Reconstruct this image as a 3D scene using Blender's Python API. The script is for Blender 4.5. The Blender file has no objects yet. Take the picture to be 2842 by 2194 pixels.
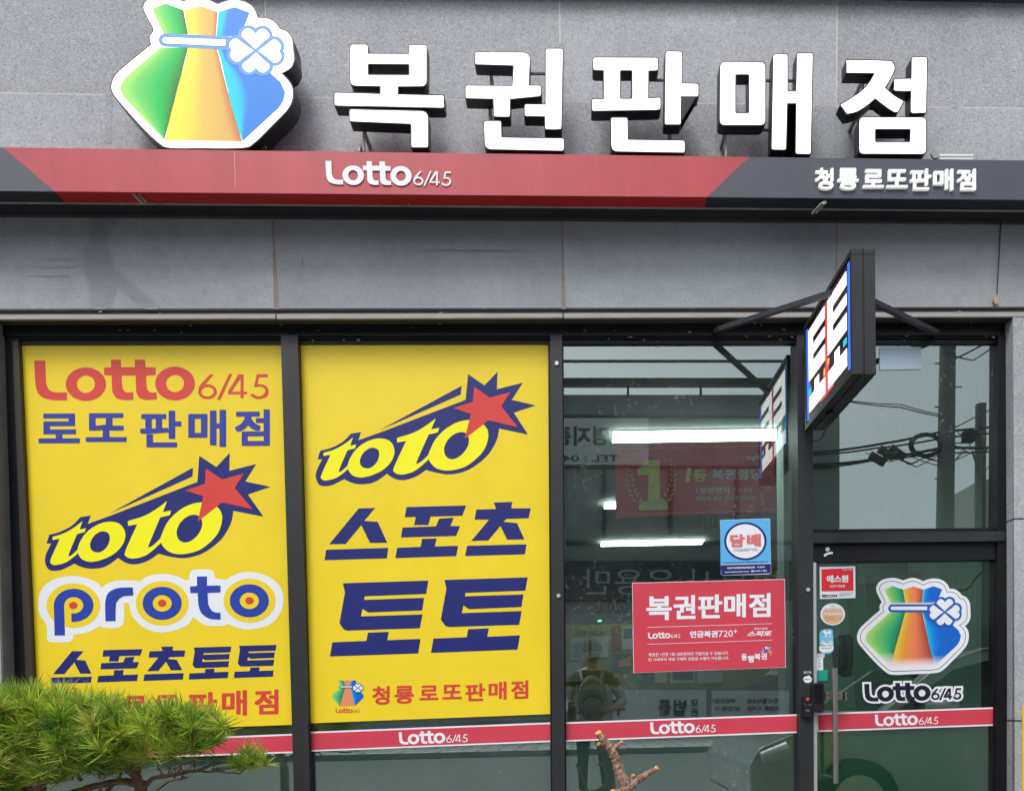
import bpy, math, random
from mathutils import Vector, Matrix
random.seed(7)
R=math.radians
S=bpy.context.scene
col=S.collection
# ---------------------------------------------------------------- camera
W,H,FPX,CX,CY=2842.,2194.,2030.,1675.,2038.
CAM=Vector((0,-3.6,1.05))
yaw,pit,rol=.04297,-.0342,.02088
fw=Vector((math.sin(yaw)*math.cos(pit),math.cos(yaw)*math.cos(pit),math.sin(pit)))
r0=Vector((math.cos(yaw),-math.sin(yaw),0)); d0=fw.cross(r0)
rt=r0*math.cos(rol)+d0*math.sin(rol); dn=-r0*math.sin(rol)+d0*math.cos(rol)
cd=bpy.data.cameras.new('camera'); cam=bpy.data.objects.new('camera',cd); col.objects.link(cam)
cam.matrix_world=Matrix(((rt.x,-dn.x,-fw.x,CAM.x),(rt.y,-dn.y,-fw.y,CAM.y),(rt.z,-dn.z,-fw.z,CAM.z),(0,0,0,1)))
cd.sensor_fit='HORIZONTAL'; cd.sensor_width=36; cd.lens=36*FPX/W
cd.shift_x=(W/2-CX)/W; cd.shift_y=(CY-H/2)/W; cd.clip_start=.02; cd.clip_end=500
S.camera=cam
# ---------------------------------------------------------------- sky, sun, exposure
wd=bpy.data.worlds.new("World"); S.world=wd; wd.use_nodes=True
wn=wd.node_tree; bg=wn.nodes['Background']; sk=wn.nodes.new('ShaderNodeTexSky')
sk.sky_type='NISHITA'; sk.sun_disc=False; sk.sun_elevation=R(58); sk.sun_rotation=R(205); sk.dust_density=4; sk.air_density=1.2
hs=wn.nodes.new('ShaderNodeHueSaturation'); hs.inputs['Saturation'].default_value=.42
wn.links.new(sk.outputs[0],hs.inputs['Color']); wn.links.new(hs.outputs[0],bg.inputs[0]); bg.inputs[1].default_value=.15
sd=bpy.data.lights.new('sun','SUN'); sd.energy=1.3; sd.angle=R(22); sd.color=(1,.98,.95)
so=bpy.data.objects.new('sun',sd); col.objects.link(so)
so.rotation_euler=(R(32),0,R(-25))
S.view_settings.view_transform='Standard'; S.view_settings.look='None'; S.view_settings.gamma=1; S.view_settings.exposure=.6
S.render.engine='CYCLES'
S.cycles.use_denoising=True; S.cycles.max_bounces=10; S.cycles.transparent_max_bounces=16; S.cycles.glossy_bounces=4
S.cycles.caustics_reflective=False; S.cycles.caustics_refractive=False; S.cycles.sample_clamp_indirect=6

# ---------------------------------------------------------------- pixel helpers (native photo pixels -> a point on a true plane)
def ray(px,py): return rt*((px-CX)/FPX)+dn*((py-CY)/FPX)+fw
def at(px,py,Y):
    d=ray(px,py); return CAM+d*((Y-CAM.y)/d.y)
def atZ(px,py,z):
    d=ray(px,py); return CAM+d*((z-CAM.z)/d.z)
YG=.10                                   # plane of the shop glass
def mir(v): return Vector((v.x,2*YG-v.y,v.z))
def T(ox,oy,s): return lambda x,y:(ox+x*s,oy+y*s)
Z1=T(280,0,.27473); Z2=T(900,80,.33883); Z3=T(1600,80,.33883); Z4=T(2140,80,.32143); Z5=T(0,380,.41209)
Z6=T(800,380,.41209); Z7=T(1900,640,.43132); TA=T(40,940,.36775); TB=T(40,1480,.36775); TC=T(800,940,.35581)
TD=T(800,1500,.4117); TE=T(1540,940,.36772); TF=T(1540,1560,.37598); TG=T(2220,1460,.43527); TH=T(0,1820,.37546)
TK=T(1980,1420,.11862); TN=T(1740,1600,.21062); TM=T(2240,1500,.29666); ID=lambda x,y:(x,y)
def q(t,pts): return [t(*p) for p in pts]
def solve(Am,b):
    n=len(b); M=[list(r)+[v] for r,v in zip(Am,b)]
    for i in range(n):
        p=max(range(i,n),key=lambda k:abs(M[k][i])); M[i],M[p]=M[p],M[i]
        for k in range(n):
            if k!=i:
                f=M[k][i]/M[i][i]
                if f: M[k]=[a-f*c for a,c in zip(M[k],M[i])]
    return [M[i][n]/M[i][i] for i in range(n)]
def hom(src,dst):
    Am=[];b=[]
    for (x,y),(u,v) in zip(src,dst):
        Am.append([x,y,1,0,0,0,-u*x,-u*y]); b.append(u)
        Am.append([0,0,0,x,y,1,-v*x,-v*y]); b.append(v)
    h=solve(Am,b)
    def f(x,y):
        w=h[6]*x+h[7]*y+1
        return ((h[0]*x+h[1]*y+h[2])/w,(h[3]*x+h[4]*y+h[5])/w)
    return f
UNIT=[(0,0),(1,0),(1,1),(0,1)]
def rnd(pts,r,n=5):
    """round the corners of a polygon (r: one radius, or {index: radius} with default under None)"""
    out=[];N=len(pts)
    for i,p in enumerate(pts):
        rr=r.get(i,r.get(None,0)) if isinstance(r,dict) else r
        p=Vector(p); a=Vector(pts[i-1])-p; b=Vector(pts[(i+1)%N])-p
        la,lb=a.length,b.length
        k=min(rr,la*.48,lb*.48)
        if k<=.01: out.append(tuple(p)); continue
        p0=p+a/la*k; p2=p+b/lb*k
        for j in range(n+1):
            t=j/n; out.append(tuple(p0*(1-t)**2+p*2*t*(1-t)+p2*t*t))
    return out
def smooth(pts,n=5,sharp=()):
    """closed Catmull-Rom through pts; indices in sharp stay corners"""
    N=len(pts); out=[]
    P=[Vector(p) for p in pts]
    for i in range(N):
        p1,p2=P[i],P[(i+1)%N]
        p0=P[i-1] if i not in sharp else p1+(p1-p2)*.3
        p3=P[(i+2)%N] if (i+1)%N not in sharp else p2+(p2-p1)*.3
        for j in range(n):
            t=j/n
            out.append(tuple(.5*((2*p1)+(p2-p0)*t+(2*p0-5*p1+4*p2-p3)*t*t+(3*p1-p0-3*p2+p3)*t**3)))
    return out
def ell(cx,cy,rx,ry,n=40,a0=0,a1=360): 
    full=abs(a1-a0)>=360; m=n if full else n+1
    return [(cx+rx*math.cos(R(a0+(a1-a0)*i/n)),cy+ry*math.sin(R(a0+(a1-a0)*i/n))) for i in range(m)]
def stroke(pts,w):
    P=[Vector(p) for p in pts]; L=[];Rr=[]
    for i,p in enumerate(P):
        if i==0: t=(P[1]-P[0]).normalized()
        elif i==len(P)-1: t=(P[-1]-P[-2]).normalized()
        else: t=((P[i]-P[i-1]).normalized()+(P[i+1]-P[i]).normalized()).normalized()
        n=Vector((-t.y,t.x))*w/2
        L.append(tuple(p+n)); Rr.append(tuple(p-n))
    return L+Rr[::-1]

# ---------------------------------------------------------------- materials
MATS={}
def mat(name,c,rough=.5,metal=0,spec=.5,noise=0,scale=30,bump=0,emit=None,es=0,bscale=None,stretch=None,coat=0,rvar=0):
    if name in MATS: return MATS[name]
    m=bpy.data.materials.new(name); m.use_nodes=True; nt=m.node_tree; b=nt.nodes['Principled BSDF']
    b.inputs['Base Color'].default_value=(*c,1); b.inputs['Roughness'].default_value=rough; b.inputs['Metallic'].default_value=metal
    b.inputs['Specular IOR Level'].default_value=spec; b.inputs['Coat Weight'].default_value=coat
    if emit: b.inputs['Emission Color'].default_value=(*emit,1); b.inputs['Emission Strength'].default_value=es
    if noise or bump or rvar:
        tc=nt.nodes.new('ShaderNodeTexCoord'); mp=nt.nodes.new('ShaderNodeMapping'); nt.links.new(tc.outputs['Object'],mp.inputs[0])
        if stretch: mp.inputs['Scale'].default_value=stretch
        n=nt.nodes.new('ShaderNodeTexNoise'); n.inputs['Scale'].default_value=scale; n.inputs['Detail'].default_value=6; n.inputs['Roughness'].default_value=.6
        nt.links.new(mp.outputs[0],n.inputs['Vector'])
        if noise:
            mr=nt.nodes.new('ShaderNodeMapRange'); mr.inputs[1].default_value=.3; mr.inputs[2].default_value=.7
            mr.inputs[3].default_value=1-noise; mr.inputs[4].default_value=1+noise
            nt.links.new(n.outputs['Fac'],mr.inputs[0])
            mx=nt.nodes.new('ShaderNodeVectorMath'); mx.operation='SCALE'; mx.inputs[0].default_value=c
            nt.links.new(mr.outputs[0],mx.inputs['Scale']); nt.links.new(mx.outputs[0],b.inputs['Base Color'])
        if rvar:
            m2=nt.nodes.new('ShaderNodeMapRange'); m2.inputs[3].default_value=rough-rvar; m2.inputs[4].default_value=rough+rvar
            nt.links.new(n.outputs['Fac'],m2.inputs[0]); nt.links.new(m2.outputs[0],b.inputs['Roughness'])
        if bump:
            n2=nt.nodes.new('ShaderNodeTexNoise'); n2.inputs['Scale'].default_value=bscale or scale; n2.inputs['Detail'].default_value=5
            nt.links.new(mp.outputs[0],n2.inputs['Vector'])
            bp=nt.nodes.new('ShaderNodeBump'); bp.inputs['Strength'].default_value=bump; bp.inputs['Distance'].default_value=.004
            nt.links.new(n2.outputs['Fac'],bp.inputs['Height']); nt.links.new(bp.outputs[0],b.inputs['Normal'])
    MATS[name]=m; return m
def stone(name,c,contrast,scale,bump):
    m=bpy.data.materials.new(name); m.use_nodes=True; nt=m.node_tree; b=nt.nodes['Principled BSDF']; L=nt.links
    tc=nt.nodes.new('ShaderNodeTexCoord')
    def noise(s,d,dist=0,rough=.6):
        n=nt.nodes.new('ShaderNodeTexNoise'); n.inputs['Scale'].default_value=s; n.inputs['Detail'].default_value=d
        n.inputs['Distortion'].default_value=dist; n.inputs['Roughness'].default_value=rough; L.new(tc.outputs['Object'],n.inputs['Vector']); return n
    def mr(n,a,b_,lo=.3,hi=.7):
        k=nt.nodes.new('ShaderNodeMapRange'); k.inputs[1].default_value=lo; k.inputs[2].default_value=hi; k.inputs[3].default_value=a; k.inputs[4].default_value=b_
        L.new(n.outputs['Fac'],k.inputs[0]); return k
    def mul(a,b_):
        k=nt.nodes.new('ShaderNodeMath'); k.operation='MULTIPLY'; L.new(a.outputs[0],k.inputs[0]); L.new(b_.outputs[0],k.inputs[1]); return k
    fine=mr(noise(scale,4,1.6),1-contrast,1+contrast,.33,.67); big=mr(noise(1.7,4),.86,1.12); mid=mr(noise(14,5),.93,1.06)
    pits=mr(noise(70,2,.3),.45,1,.24,.31)
    al=mul(mul(mul(fine,big),mid),pits)
    v=nt.nodes.new('ShaderNodeVectorMath'); v.operation='SCALE'; v.inputs[0].default_value=c; L.new(al.outputs[0],v.inputs['Scale'])
    L.new(v.outputs[0],b.inputs['Base Color']); b.inputs['Roughness'].default_value=.75; b.inputs['Specular IOR Level'].default_value=.35
    bp=nt.nodes.new('ShaderNodeBump'); bp.inputs['Strength'].default_value=bump; bp.inputs['Distance'].default_value=.003
    L.new(fine.outputs[0],bp.inputs['Height']); L.new(bp.outputs[0],b.inputs['Normal'])
    MATS[name]=m; return m
def vinyl(name,c,rough=.42,emit=None,es=0,noise=.035): return mat(name,c,rough,spec=.35,noise=noise,scale=3,emit=emit,es=es,rvar=.08)
M_up=stone('upper_granite',(.375,.39,.42),.34,105,.7); M_lo=stone('lower_granite',(.30,.325,.36),.16,150,.3)
M_stain=stone('stained_granite',(.235,.255,.285),.13,170,.25)
M_grout=mat('pale_joint',(.60,.58,.57),.9,noise=.1); M_groutd=mat('brown_joint',(.22,.19,.18),.9,noise=.15)
M_sill=mat('worn_stone_edge',(.33,.32,.32),.7,noise=.12,scale=8,stretch=(1,1,6)); M_groove=mat('dark_groove',(.05,.042,.042),.9)
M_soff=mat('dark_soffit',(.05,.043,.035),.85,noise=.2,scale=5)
M_black=mat('black_frame',(.007,.007,.009),.45,spec=.3,noise=.25,scale=7,rvar=.1)
M_blk2=mat('black_steel',(.020,.021,.025),.5,spec=.4,noise=.15,scale=12)
M_case=mat('black_case',(.008,.008,.011),.38,noise=.2,scale=6)
M_white=mat('lit_acrylic',(.8,.8,.8),.3,emit=(1,.995,.985),es=1.1)
M_steel=mat('brushed_steel',(.42,.40,.38),.28,metal=.9,noise=.08,scale=6,stretch=(40,40,1))
M_alu=mat('aluminium',(.62,.62,.63),.35,metal=.55,noise=.06,scale=5)
M_galv=mat('galvanised',(.30,.30,.29),.5,metal=.5,noise=.2,scale=30)
M_red=mat('faded_red_paint',(.43,.066,.082),.45,spec=.3,noise=.09,scale=2.5,stretch=(4,1,.5)); M_redd=vinyl('red_vinyl',(.56,.052,.085)); M_dgrey=vinyl('slate_paint',(.070,.078,.098)); 
M_yel=vinyl('yellow_vinyl',(.79,.60,.022)); M_navy=vinyl('navy_ink',(.009,.016,.15),.5); M_blue=vinyl('blue_ink',(.03,.045,.32)); M_blu2=vinyl('royal_ink',(.02,.05,.36))
M_ired=vinyl('red_ink',(.62,.055,.045)); M_lem=vinyl('lemon_ink',(.86,.82,.012)); M_pw=vinyl('white_print',(.74,.77,.82)); M_dk=vinyl('dark_ink',(.012,.011,.025))
M_cyan=vinyl('sky_blue_print',(.10,.42,.78)); M_or=vinyl('orange_print',(.68,.26,.12)); M_gold=mat('gold_print',(.95,.78,.22),.4,noise=.15,scale=20)
M_ban=vinyl('dark_red_banner',(.80,.06,.085)); M_ban2=vinyl('darker_red_banner',(.18,.012,.02)); M_teal=vinyl('teal_tape',(.02,.30,.24)); M_gry=vinyl('grey_print',(.35,.37,.39))
M_wood=bpy.data.materials.new('bark'); M_wood.use_nodes=True; _n=M_wood.node_tree; _p=_n.nodes['Principled BSDF']; _p.inputs['Roughness'].default_value=.9
_tc=_n.nodes.new('ShaderNodeTexCoord'); _mp=_n.nodes.new('ShaderNodeMapping'); _mp.inputs['Scale'].default_value=(1,1,.6); _n.links.new(_tc.outputs['Object'],_mp.inputs[0])
_no=_n.nodes.new('ShaderNodeTexNoise'); _no.inputs['Scale'].default_value=30; _no.inputs['Detail'].default_value=5; _n.links.new(_mp.outputs[0],_no.inputs['Vector'])
_ad=_n.nodes.new('ShaderNodeVectorMath'); _ad.operation='MULTIPLY_ADD'; _ad.inputs[1].default_value=(.075,.075,.075); _n.links.new(_no.outputs['Color'],_ad.inputs[0]); _n.links.new(_mp.outputs[0],_ad.inputs[2])
_vo=_n.nodes.new('ShaderNodeTexVoronoi'); _vo.feature='DISTANCE_TO_EDGE'; _vo.inputs['Scale'].default_value=52; _n.links.new(_ad.outputs[0],_vo.inputs['Vector'])
_r=_n.nodes.new('ShaderNodeValToRGB'); _e=_r.color_ramp.elements; _e[0].position=.02; _e[0].color=(.13,.08,.055,1); _e[1].position=.16; _e[1].color=(.33,.215,.15,1); _n.links.new(_vo.outputs['Distance'],_r.inputs[0])
_m=_n.nodes.new('ShaderNodeMix'); _m.data_type='RGBA'; _m.blend_type='MULTIPLY'; _m.inputs[0].default_value=.8; _n.links.new(_r.outputs[0],_m.inputs[6]); _n.links.new(_no.outputs['Fac'],_m.inputs[7]); 
_s=_n.nodes.new('ShaderNodeVectorMath'); _s.operation='SCALE'; _s.inputs['Scale'].default_value=1.7; _n.links.new(_m.outputs[2],_s.inputs[0]); _n.links.new(_s.outputs[0],_p.inputs['Base Color'])
_b=_n.nodes.new('ShaderNodeBump'); _b.inputs['Strength'].default_value=1; _b.inputs['Distance'].default_value=.006; _n.links.new(_vo.outputs['Distance'],_b.inputs['Height']); _n.links.new(_b.outputs[0],_p.inputs['Normal'])
M_cut=mat('cut_wood',(.62,.30,.10),.7,noise=.2,scale=40)
M_bk2=mat('pine_bark',(.17,.11,.08),.9,noise=.4,scale=30,bump=.8)
def glass_mat(name,tint,refl,dust=.5):
    m=bpy.data.materials.new(name); m.use_nodes=True; nt=m.node_tree; L=nt.links
    for n in list(nt.nodes):
        if n.type=='BSDF_PRINCIPLED': nt.nodes.remove(n)
    out=[n for n in nt.nodes if n.type=='OUTPUT_MATERIAL'][0]
    tr=nt.nodes.new('ShaderNodeBsdfTransparent'); tr.inputs[0].default_value=(*tint,1)
    gl=nt.nodes.new('ShaderNodeBsdfGlossy'); gl.inputs['Roughness'].default_value=.0; gl.inputs['Color'].default_value=(.86,1,.95,1)
    fr=nt.nodes.new('ShaderNodeFresnel'); fr.inputs[0].default_value=1.45
    ad=nt.nodes.new('ShaderNodeMath'); ad.operation='ADD'; ad.inputs[1].default_value=refl; ad.use_clamp=True; L.new(fr.outputs[0],ad.inputs[0])
    mx=nt.nodes.new('ShaderNodeMixShader'); L.new(ad.outputs[0],mx.inputs[0]); L.new(tr.outputs[0],mx.inputs[1]); L.new(gl.outputs[0],mx.inputs[2])
    # fine dust and rain marks
    tc=nt.nodes.new('ShaderNodeTexCoord'); n=nt.nodes.new('ShaderNodeTexNoise'); n.inputs['Scale'].default_value=42; n.inputs['Detail'].default_value=8; n.inputs['Roughness'].default_value=.8
    L.new(tc.outputs['Object'],n.inputs['Vector'])
    n2=nt.nodes.new('ShaderNodeTexNoise'); n2.inputs['Scale'].default_value=2.2; L.new(tc.outputs['Object'],n2.inputs['Vector'])
    mr=nt.nodes.new('ShaderNodeMapRange'); mr.inputs[1].default_value=.56; mr.inputs[2].default_value=.70; mr.inputs[3].default_value=.02; mr.inputs[4].default_value=.22*dust
    L.new(n.outputs['Fac'],mr.inputs[0]); ml=nt.nodes.new('ShaderNodeMath'); ml.operation='MULTIPLY'
    m3=nt.nodes.new('ShaderNodeMapRange'); m3.inputs[1].default_value=.4; m3.inputs[2].default_value=.65; m3.inputs[3].default_value=.15; m3.inputs[4].default_value=1.3; L.new(n2.outputs['Fac'],m3.inputs[0])
    L.new(mr.outputs[0],ml.inputs[0]); L.new(m3.outputs[0],ml.inputs[1])
    df=nt.nodes.new('ShaderNodeBsdfDiffuse'); df.inputs[0].default_value=(.55,.6,.58,1)
    mx2=nt.nodes.new('ShaderNodeMixShader'); L.new(ml.outputs[0],mx2.inputs[0]); L.new(mx.outputs[0],mx2.inputs[1]); L.new(df.outputs[0],mx2.inputs[2])
    L.new(mx2.outputs[0],out.inputs[0]); MATS[name]=m; return m
M_glass=glass_mat('shop_glass',(.80,.96,.90),.24,1.3)
M_glassd=glass_mat('door_glass',(.56,.92,.76),.19,.3)
M_clear=bpy.data.materials.new('clear_glass'); M_clear.use_nodes=True; _n=M_clear.node_tree; _t=_n.nodes.new('ShaderNodeBsdfTransparent'); _n.links.new(_t.outputs[0],[n for n in _n.nodes if n.type=='OUTPUT_MATERIAL'][0].inputs[0])

# ---------------------------------------------------------------- mesh part builder
ORG={}
class PB:
    def __init__(s): s.v=[];s.f=[];s.m=[];s.mats=[];s.uv=None;s.sm=[]
    def mi(s,m):
        if m not in s.mats: s.mats.append(m)
        return s.mats.index(m)
    def add(s,vs,fs,m,sm=False):
        o=len(s.v); s.v+= [tuple(x) for x in vs]; k=s.mi(m)
        for f in fs: s.f.append([o+i for i in f]); s.m.append(k); s.sm.append(sm)
        return s
    def quad(s,pts,m): return s.add(pts,[range(len(pts))],m)
    def curve(s,c,m,fn):
        o=bpy.data.objects.new('tmp',c); col.objects.link(o)
        me=bpy.data.meshes.new_from_object(o.evaluated_get(bpy.context.evaluated_depsgraph_get()))
        vs=[v.co.copy() for v in me.vertices]; fs=[list(p.vertices) for p in me.polygons]
        bpy.data.objects.remove(o); bpy.data.curves.remove(c); bpy.data.meshes.remove(me)
        return s.add(fn(vs),fs,m)
    def flat(s,loops,t,Y,m,th=0,off=0,mp=None):
        """filled outline(s) (first + holes) in picture units of t, on the plane Y, th metres thick"""
        if not isinstance(loops[0][0],(tuple,list)): loops=[loops]
        c=bpy.data.curves.new('c','CURVE'); c.dimensions='2D'; c.fill_mode='BOTH' if th else 'FRONT'
        c.extrude=1 if th else 0; c.offset=off
        for lp in loops:
            pp=[t(*p) for p in lp]; sp=c.splines.new('POLY'); sp.points.add(len(pp)-1); sp.use_cyclic_u=True
            for k,(x,y) in enumerate(pp): sp.points[k].co=(x,-y,0,1)
        def fn(vs):
            out=[]
            for v in vs:
                w=at(v.x,-v.y,Y)
                if th and v.z<0: w=Vector((w.x,Y+th,w.z))
                out.append(mp(w) if mp else w)
            return out
        return s.curve(c,m,fn)
    def text(s,txt,quad,Y,m,off=0,mp=None,th=0,fn2=None,ital=0):
        c=bpy.data.curves.new('t','FONT'); c.body=txt; c.size=1; c.fill_mode='BOTH' if th else 'FRONT'; c.extrude=1 if th else 0
        c.resolution_u=4; c.shear=ital
        h=hom(UNIT,quad); off=max(off,0)
        shifts=[(0,0)] if off<.004 else [(off*math.cos(R(a))*(1.3 if a%90 else 1),off*math.sin(R(a))*(1.3 if a%90 else 1)) for a in range(0,360,45)]
        cur=[0,0,0]
        def fn(vs):
            x0=min(v.x for v in vs)-off;x1=max(v.x for v in vs)+off;y0=min(v.y for v in vs)-off;y1=max(v.y for v in vs)+off; out=[]
            for v in vs:
                u,w=(v.x+cur[0]-x0)/(x1-x0),(y1-v.y-cur[1])/(y1-y0)
                p=h(u,w); a=at(p[0],p[1],Y-.00006*cur[2])
                if th and v.z<0: a=Vector((a.x,Y+th,a.z))
                out.append(mp(a) if mp else a)
            return out
        o=bpy.data.objects.new('tmp',c); col.objects.link(o)
        me=bpy.data.meshes.new_from_object(o.evaluated_get(bpy.context.evaluated_depsgraph_get()))
        vs=[v.co.copy() for v in me.vertices]; fs=[list(p.vertices) for p in me.polygons]
        bpy.data.objects.remove(o); bpy.data.curves.remove(c); bpy.data.meshes.remove(me)
        for k,(dx,dy) in enumerate(shifts): cur[:]=[dx,dy,k]; s.add(fn(vs),fs,m)
        return s
    def slab(s,quad,Yf,Yb,m,mp=None):
        n=len(quad); a=[at(x,y,Yf) for x,y in quad]; b=[Vector((p.x,Yb,p.z)) for p in a]
        if mp: a=[mp(p) for p in a]; b=[mp(p) for p in b]
        return s.add(a+b,[list(range(n))[::-1],list(range(n,2*n))]+[[i,(i+1)%n,n+(i+1)%n,n+i] for i in range(n)],m)
    def box(s,x0,x1,y0,y1,z0,z1,m):
        vs=[(x,y,z) for x in (x0,x1) for y in (y0,y1) for z in (z0,z1)]
        return s.add(vs,[(0,1,3,2),(4,6,7,5),(0,4,5,1),(2,3,7,6),(0,2,6,4),(1,5,7,3)],m)
    def bar(s,a,b,w,h,m,up=Vector((0,0,1))):
        a=Vector(a);b=Vector(b);t=(b-a).normalized(); x=t.cross(up).normalized(); y=x.cross(t)
        vs=[p+x*i*w/2+y*j*h/2 for p in (a,b) for i,j in ((-1,-1),(1,-1),(1,1),(-1,1))]
        return s.add(vs,[(3,2,1,0),(4,5,6,7),(0,1,5,4),(1,2,6,5),(2,3,7,6),(3,0,4,7)],m)
    def tube(s,pts,rad,m,n=10,cap=None,jit=0):
        P=[Vector(p) for p in pts]; rad=rad if isinstance(rad,(list,tuple)) else [rad]*len(P)
        vs=[];fs=[]; x=None
        for i,p in enumerate(P):
            t=(P[min(i+1,len(P)-1)]-P[max(i-1,0)]).normalized()
            if x is None: x=t.orthogonal().normalized()
            x=(x-t*x.dot(t)).normalized(); y=t.cross(x)
            for k in range(n):
                a=2*math.pi*k/n; rr=rad[i]*(1+random.uniform(-jit,jit)); vs.append(p+x*math.cos(a)*rr+y*math.sin(a)*rr)
        for i in range(len(P)-1):
            for k in range(n): fs.append((i*n+k,i*n+(k+1)%n,(i+1)*n+(k+1)%n,(i+1)*n+k))
        s.add(vs,fs,m,True)
        s.add(vs[:n],[list(range(n))[::-1]],cap or m); s.add(vs[-n:],[list(range(n))],cap or m)
        return s
    def build(s,name,parent=None,org=None):
        me=bpy.data.meshes.new(name); o_=Vector((0,0,0))
        if parent: o_=ORG[parent]
        elif org is not None: o_=Vector(org)
        me.from_pydata([Vector(v)-o_ for v in s.v],[],s.f)
        for m in s.mats: me.materials.append(m)
        for p,k,g in zip(me.polygons,s.m,s.sm): p.material_index=k; p.use_smooth=g
        me.update(); o=bpy.data.objects.new(name,me); col.objects.link(o)
        if parent: o.parent=parent
        else: o.location=o_
        ORG[o]=o_; return o
def tag(o,label,cat,group=None,kind=None):
    if label: o['label']=label
    if cat: o['category']=cat
    if group: o['group']=group
    if kind: o['kind']=kind
    return o
def thing(name,label,cat,loc,group=None):
    o=bpy.data.objects.new(name,None); col.objects.link(o); o.location=loc; o.empty_display_size=.1; ORG[o]=Vector(loc)
    return tag(o,label,cat,group)
def struct(pb,name): return tag(pb.build(name),None,None,kind='structure')

# ================================================================ THE SHOP BUILDING
shop=thing('shop_building','grey granite shop front with black framed windows under a red and slate sign band','building',(0,.5,0))
# upper wall tiles (joints are real gaps)
UPV=[M_up,stone('upper_granite_dark',(.345,.358,.387),.34,100,.7),stone('upper_granite_pale',(.40,.413,.442),.32,105,.7)]
LOV=[M_lo,stone('lower_granite_dark',(.28,.30,.335),.16,150,.3),stone('lower_granite_warm',(.32,.335,.36),.17,160,.3)]
def tiles(pb,xs,ys,m,Y,gap=1.5):
    for i in range(len(xs)-1):
        for j in range(len(ys)-1):
            def c(fx,fy,sx,sy):
                # intersect joint lines: x=fx(y), y=fy(x)
                y=fy(1400); 
                for _ in range(4): x=fx(y); y=fy(x)
                return (x+sx*gap,y+sy*gap)
            p=[c(xs[i],ys[j],1,1),c(xs[i+1],ys[j],-1,1),c(xs[i+1],ys[j+1],-1,-1),c(xs[i],ys[j+1],1,-1)]
            pb.slab(p,Y,Y+.02,(UPV if m is M_up else LOV)[(i*5+j*2)%3])
XJ=[lambda y:-70+.05*y,lambda y:735+.037*y,lambda y:1553+.012*y,lambda y:2324-.009*y,lambda y:3110-.02*y,lambda y:3900-.03*y,lambda y:4700-.04*y]
XJ=[lambda y:-900+.08*y]+XJ
YU=[lambda x:-560+.030*x,lambda x:-150+.022*x,lambda x:257+.0152*x,lambda x:500+.0131*x]
YL=[lambda x:500+.0131*x,lambda x:859-.0021*x]
b=PB(); tiles(b,XJ,YU,M_up,0); b.build('upper_wall',shop)
b=PB()
for x_,y0,y1,w in ((740,250,405,9),(1100,300,430,16),(1560,120,428,10),(1905,400,436,13),(2318,300,440,10),(300,200,400,14),(2650,60,300,20)):
    for k in range(3): b.flat(rnd([(x_-w*(1-.25*k),y0+14*k),(x_+w*(1-.25*k),y0+14*k),(x_+w*.6*(1-.25*k),y1),(x_-w*.6*(1-.25*k),y1)],5),ID,-.0008-.0002*k,stone('streaked_granite_%d'%k,(.362-.011*k,.376-.011*k,.405-.011*k),.34,105,.7) if 'streaked_granite_%d'%k not in MATS else MATS['streaked_granite_%d'%k])
b.build('water_run',shop)
b=PB(); b.slab([(-900,-600),(4650,-560),(4500,560),(-900,480)],.0005,.3,M_grout); b.build('joint_backing',shop)
XL=[lambda y:-900+.08*y,lambda y:-95+.06*y,lambda y:731+.0416*y,lambda y:1546+.021*y,lambda y:2324-.004*y,lambda y:3110-.02*y,lambda y:3900-.03*y,lambda y:4700-.04*y]
b=PB(); tiles(b,XL,YL,M_lo,0,1.8); b.slab([(-900,500),(4500,560),(4500,850),(-900,864)],.004,.3,M_groutd)
lw=b.build('lower_wall',shop)
b=PB()
def st(pts): return rnd(q(Z5,pts),14)
WS=st([(600,520),(640,530),(800,540),(770,590),(715,590),(715,700),(740,760),(760,880),(880,985),(1075,1143),(960,1143),(880,1080),(800,1010),(770,1010),(730,1143),(610,1143),(600,980),(570,900),(570,745),(605,720)])
for k,(o_,c_) in enumerate(((7,(.287,.31,.345)),(3.5,(.272,.295,.328)),(0,(.258,.28,.31)),(-5,(.245,.265,.296)))):
    b.flat(WS,ID,-.0010-.0002*k,stone('stained_granite_%d'%k,c_,.13,170,.25),off=o_)
for (x0,x1,yy,hh) in ((230,520,875,7),(180,470,935,6),(300,560,825,5)): b.flat(ell((x0+x1)/2,yy,(x1-x0)/2,hh,24),Z5,-.0011,MATS['stained_granite_1'])
for (x0,x1,yy,hh) in ((700,1560,770,9),(900,1740,765,6),(1500,1800,832,6)): b.flat(ell((x0+x1)/2,yy,(x1-x0)/2,hh,24),Z6,-.0011,MATS['stained_granite_0'])
for (t_,x0,y0,x1,y1) in ((Z5,1122,935,1148,985),(Z5,2035,825,2042,860),(Z5,1365,1035,1385,1040),(Z6,90,825,98,860),(Z6,580,715,590,728),(Z6,1315,1150,1325,1160)): b.flat(stroke([t_(x0,y0),t_(x1,y1)],2.6),ID,-.0012,M_stain)
b.build('water_stain',lw)
for f,w in ((XL[2],9),(XL[3],7),(XL[4],5)):
    b=PB(); b.flat(rnd([(f(600)-1,604),(f(600)+2,604),(f(700)+w*.5,700),(f(855)+w,858),(f(855)-w*.8,858),(f(700)-w*.3,700)],3),ID,-.0009,mat('rust_run',(.24,.21,.19),.9,noise=.2,scale=20)); b.build('joint_run_off',lw)
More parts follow.
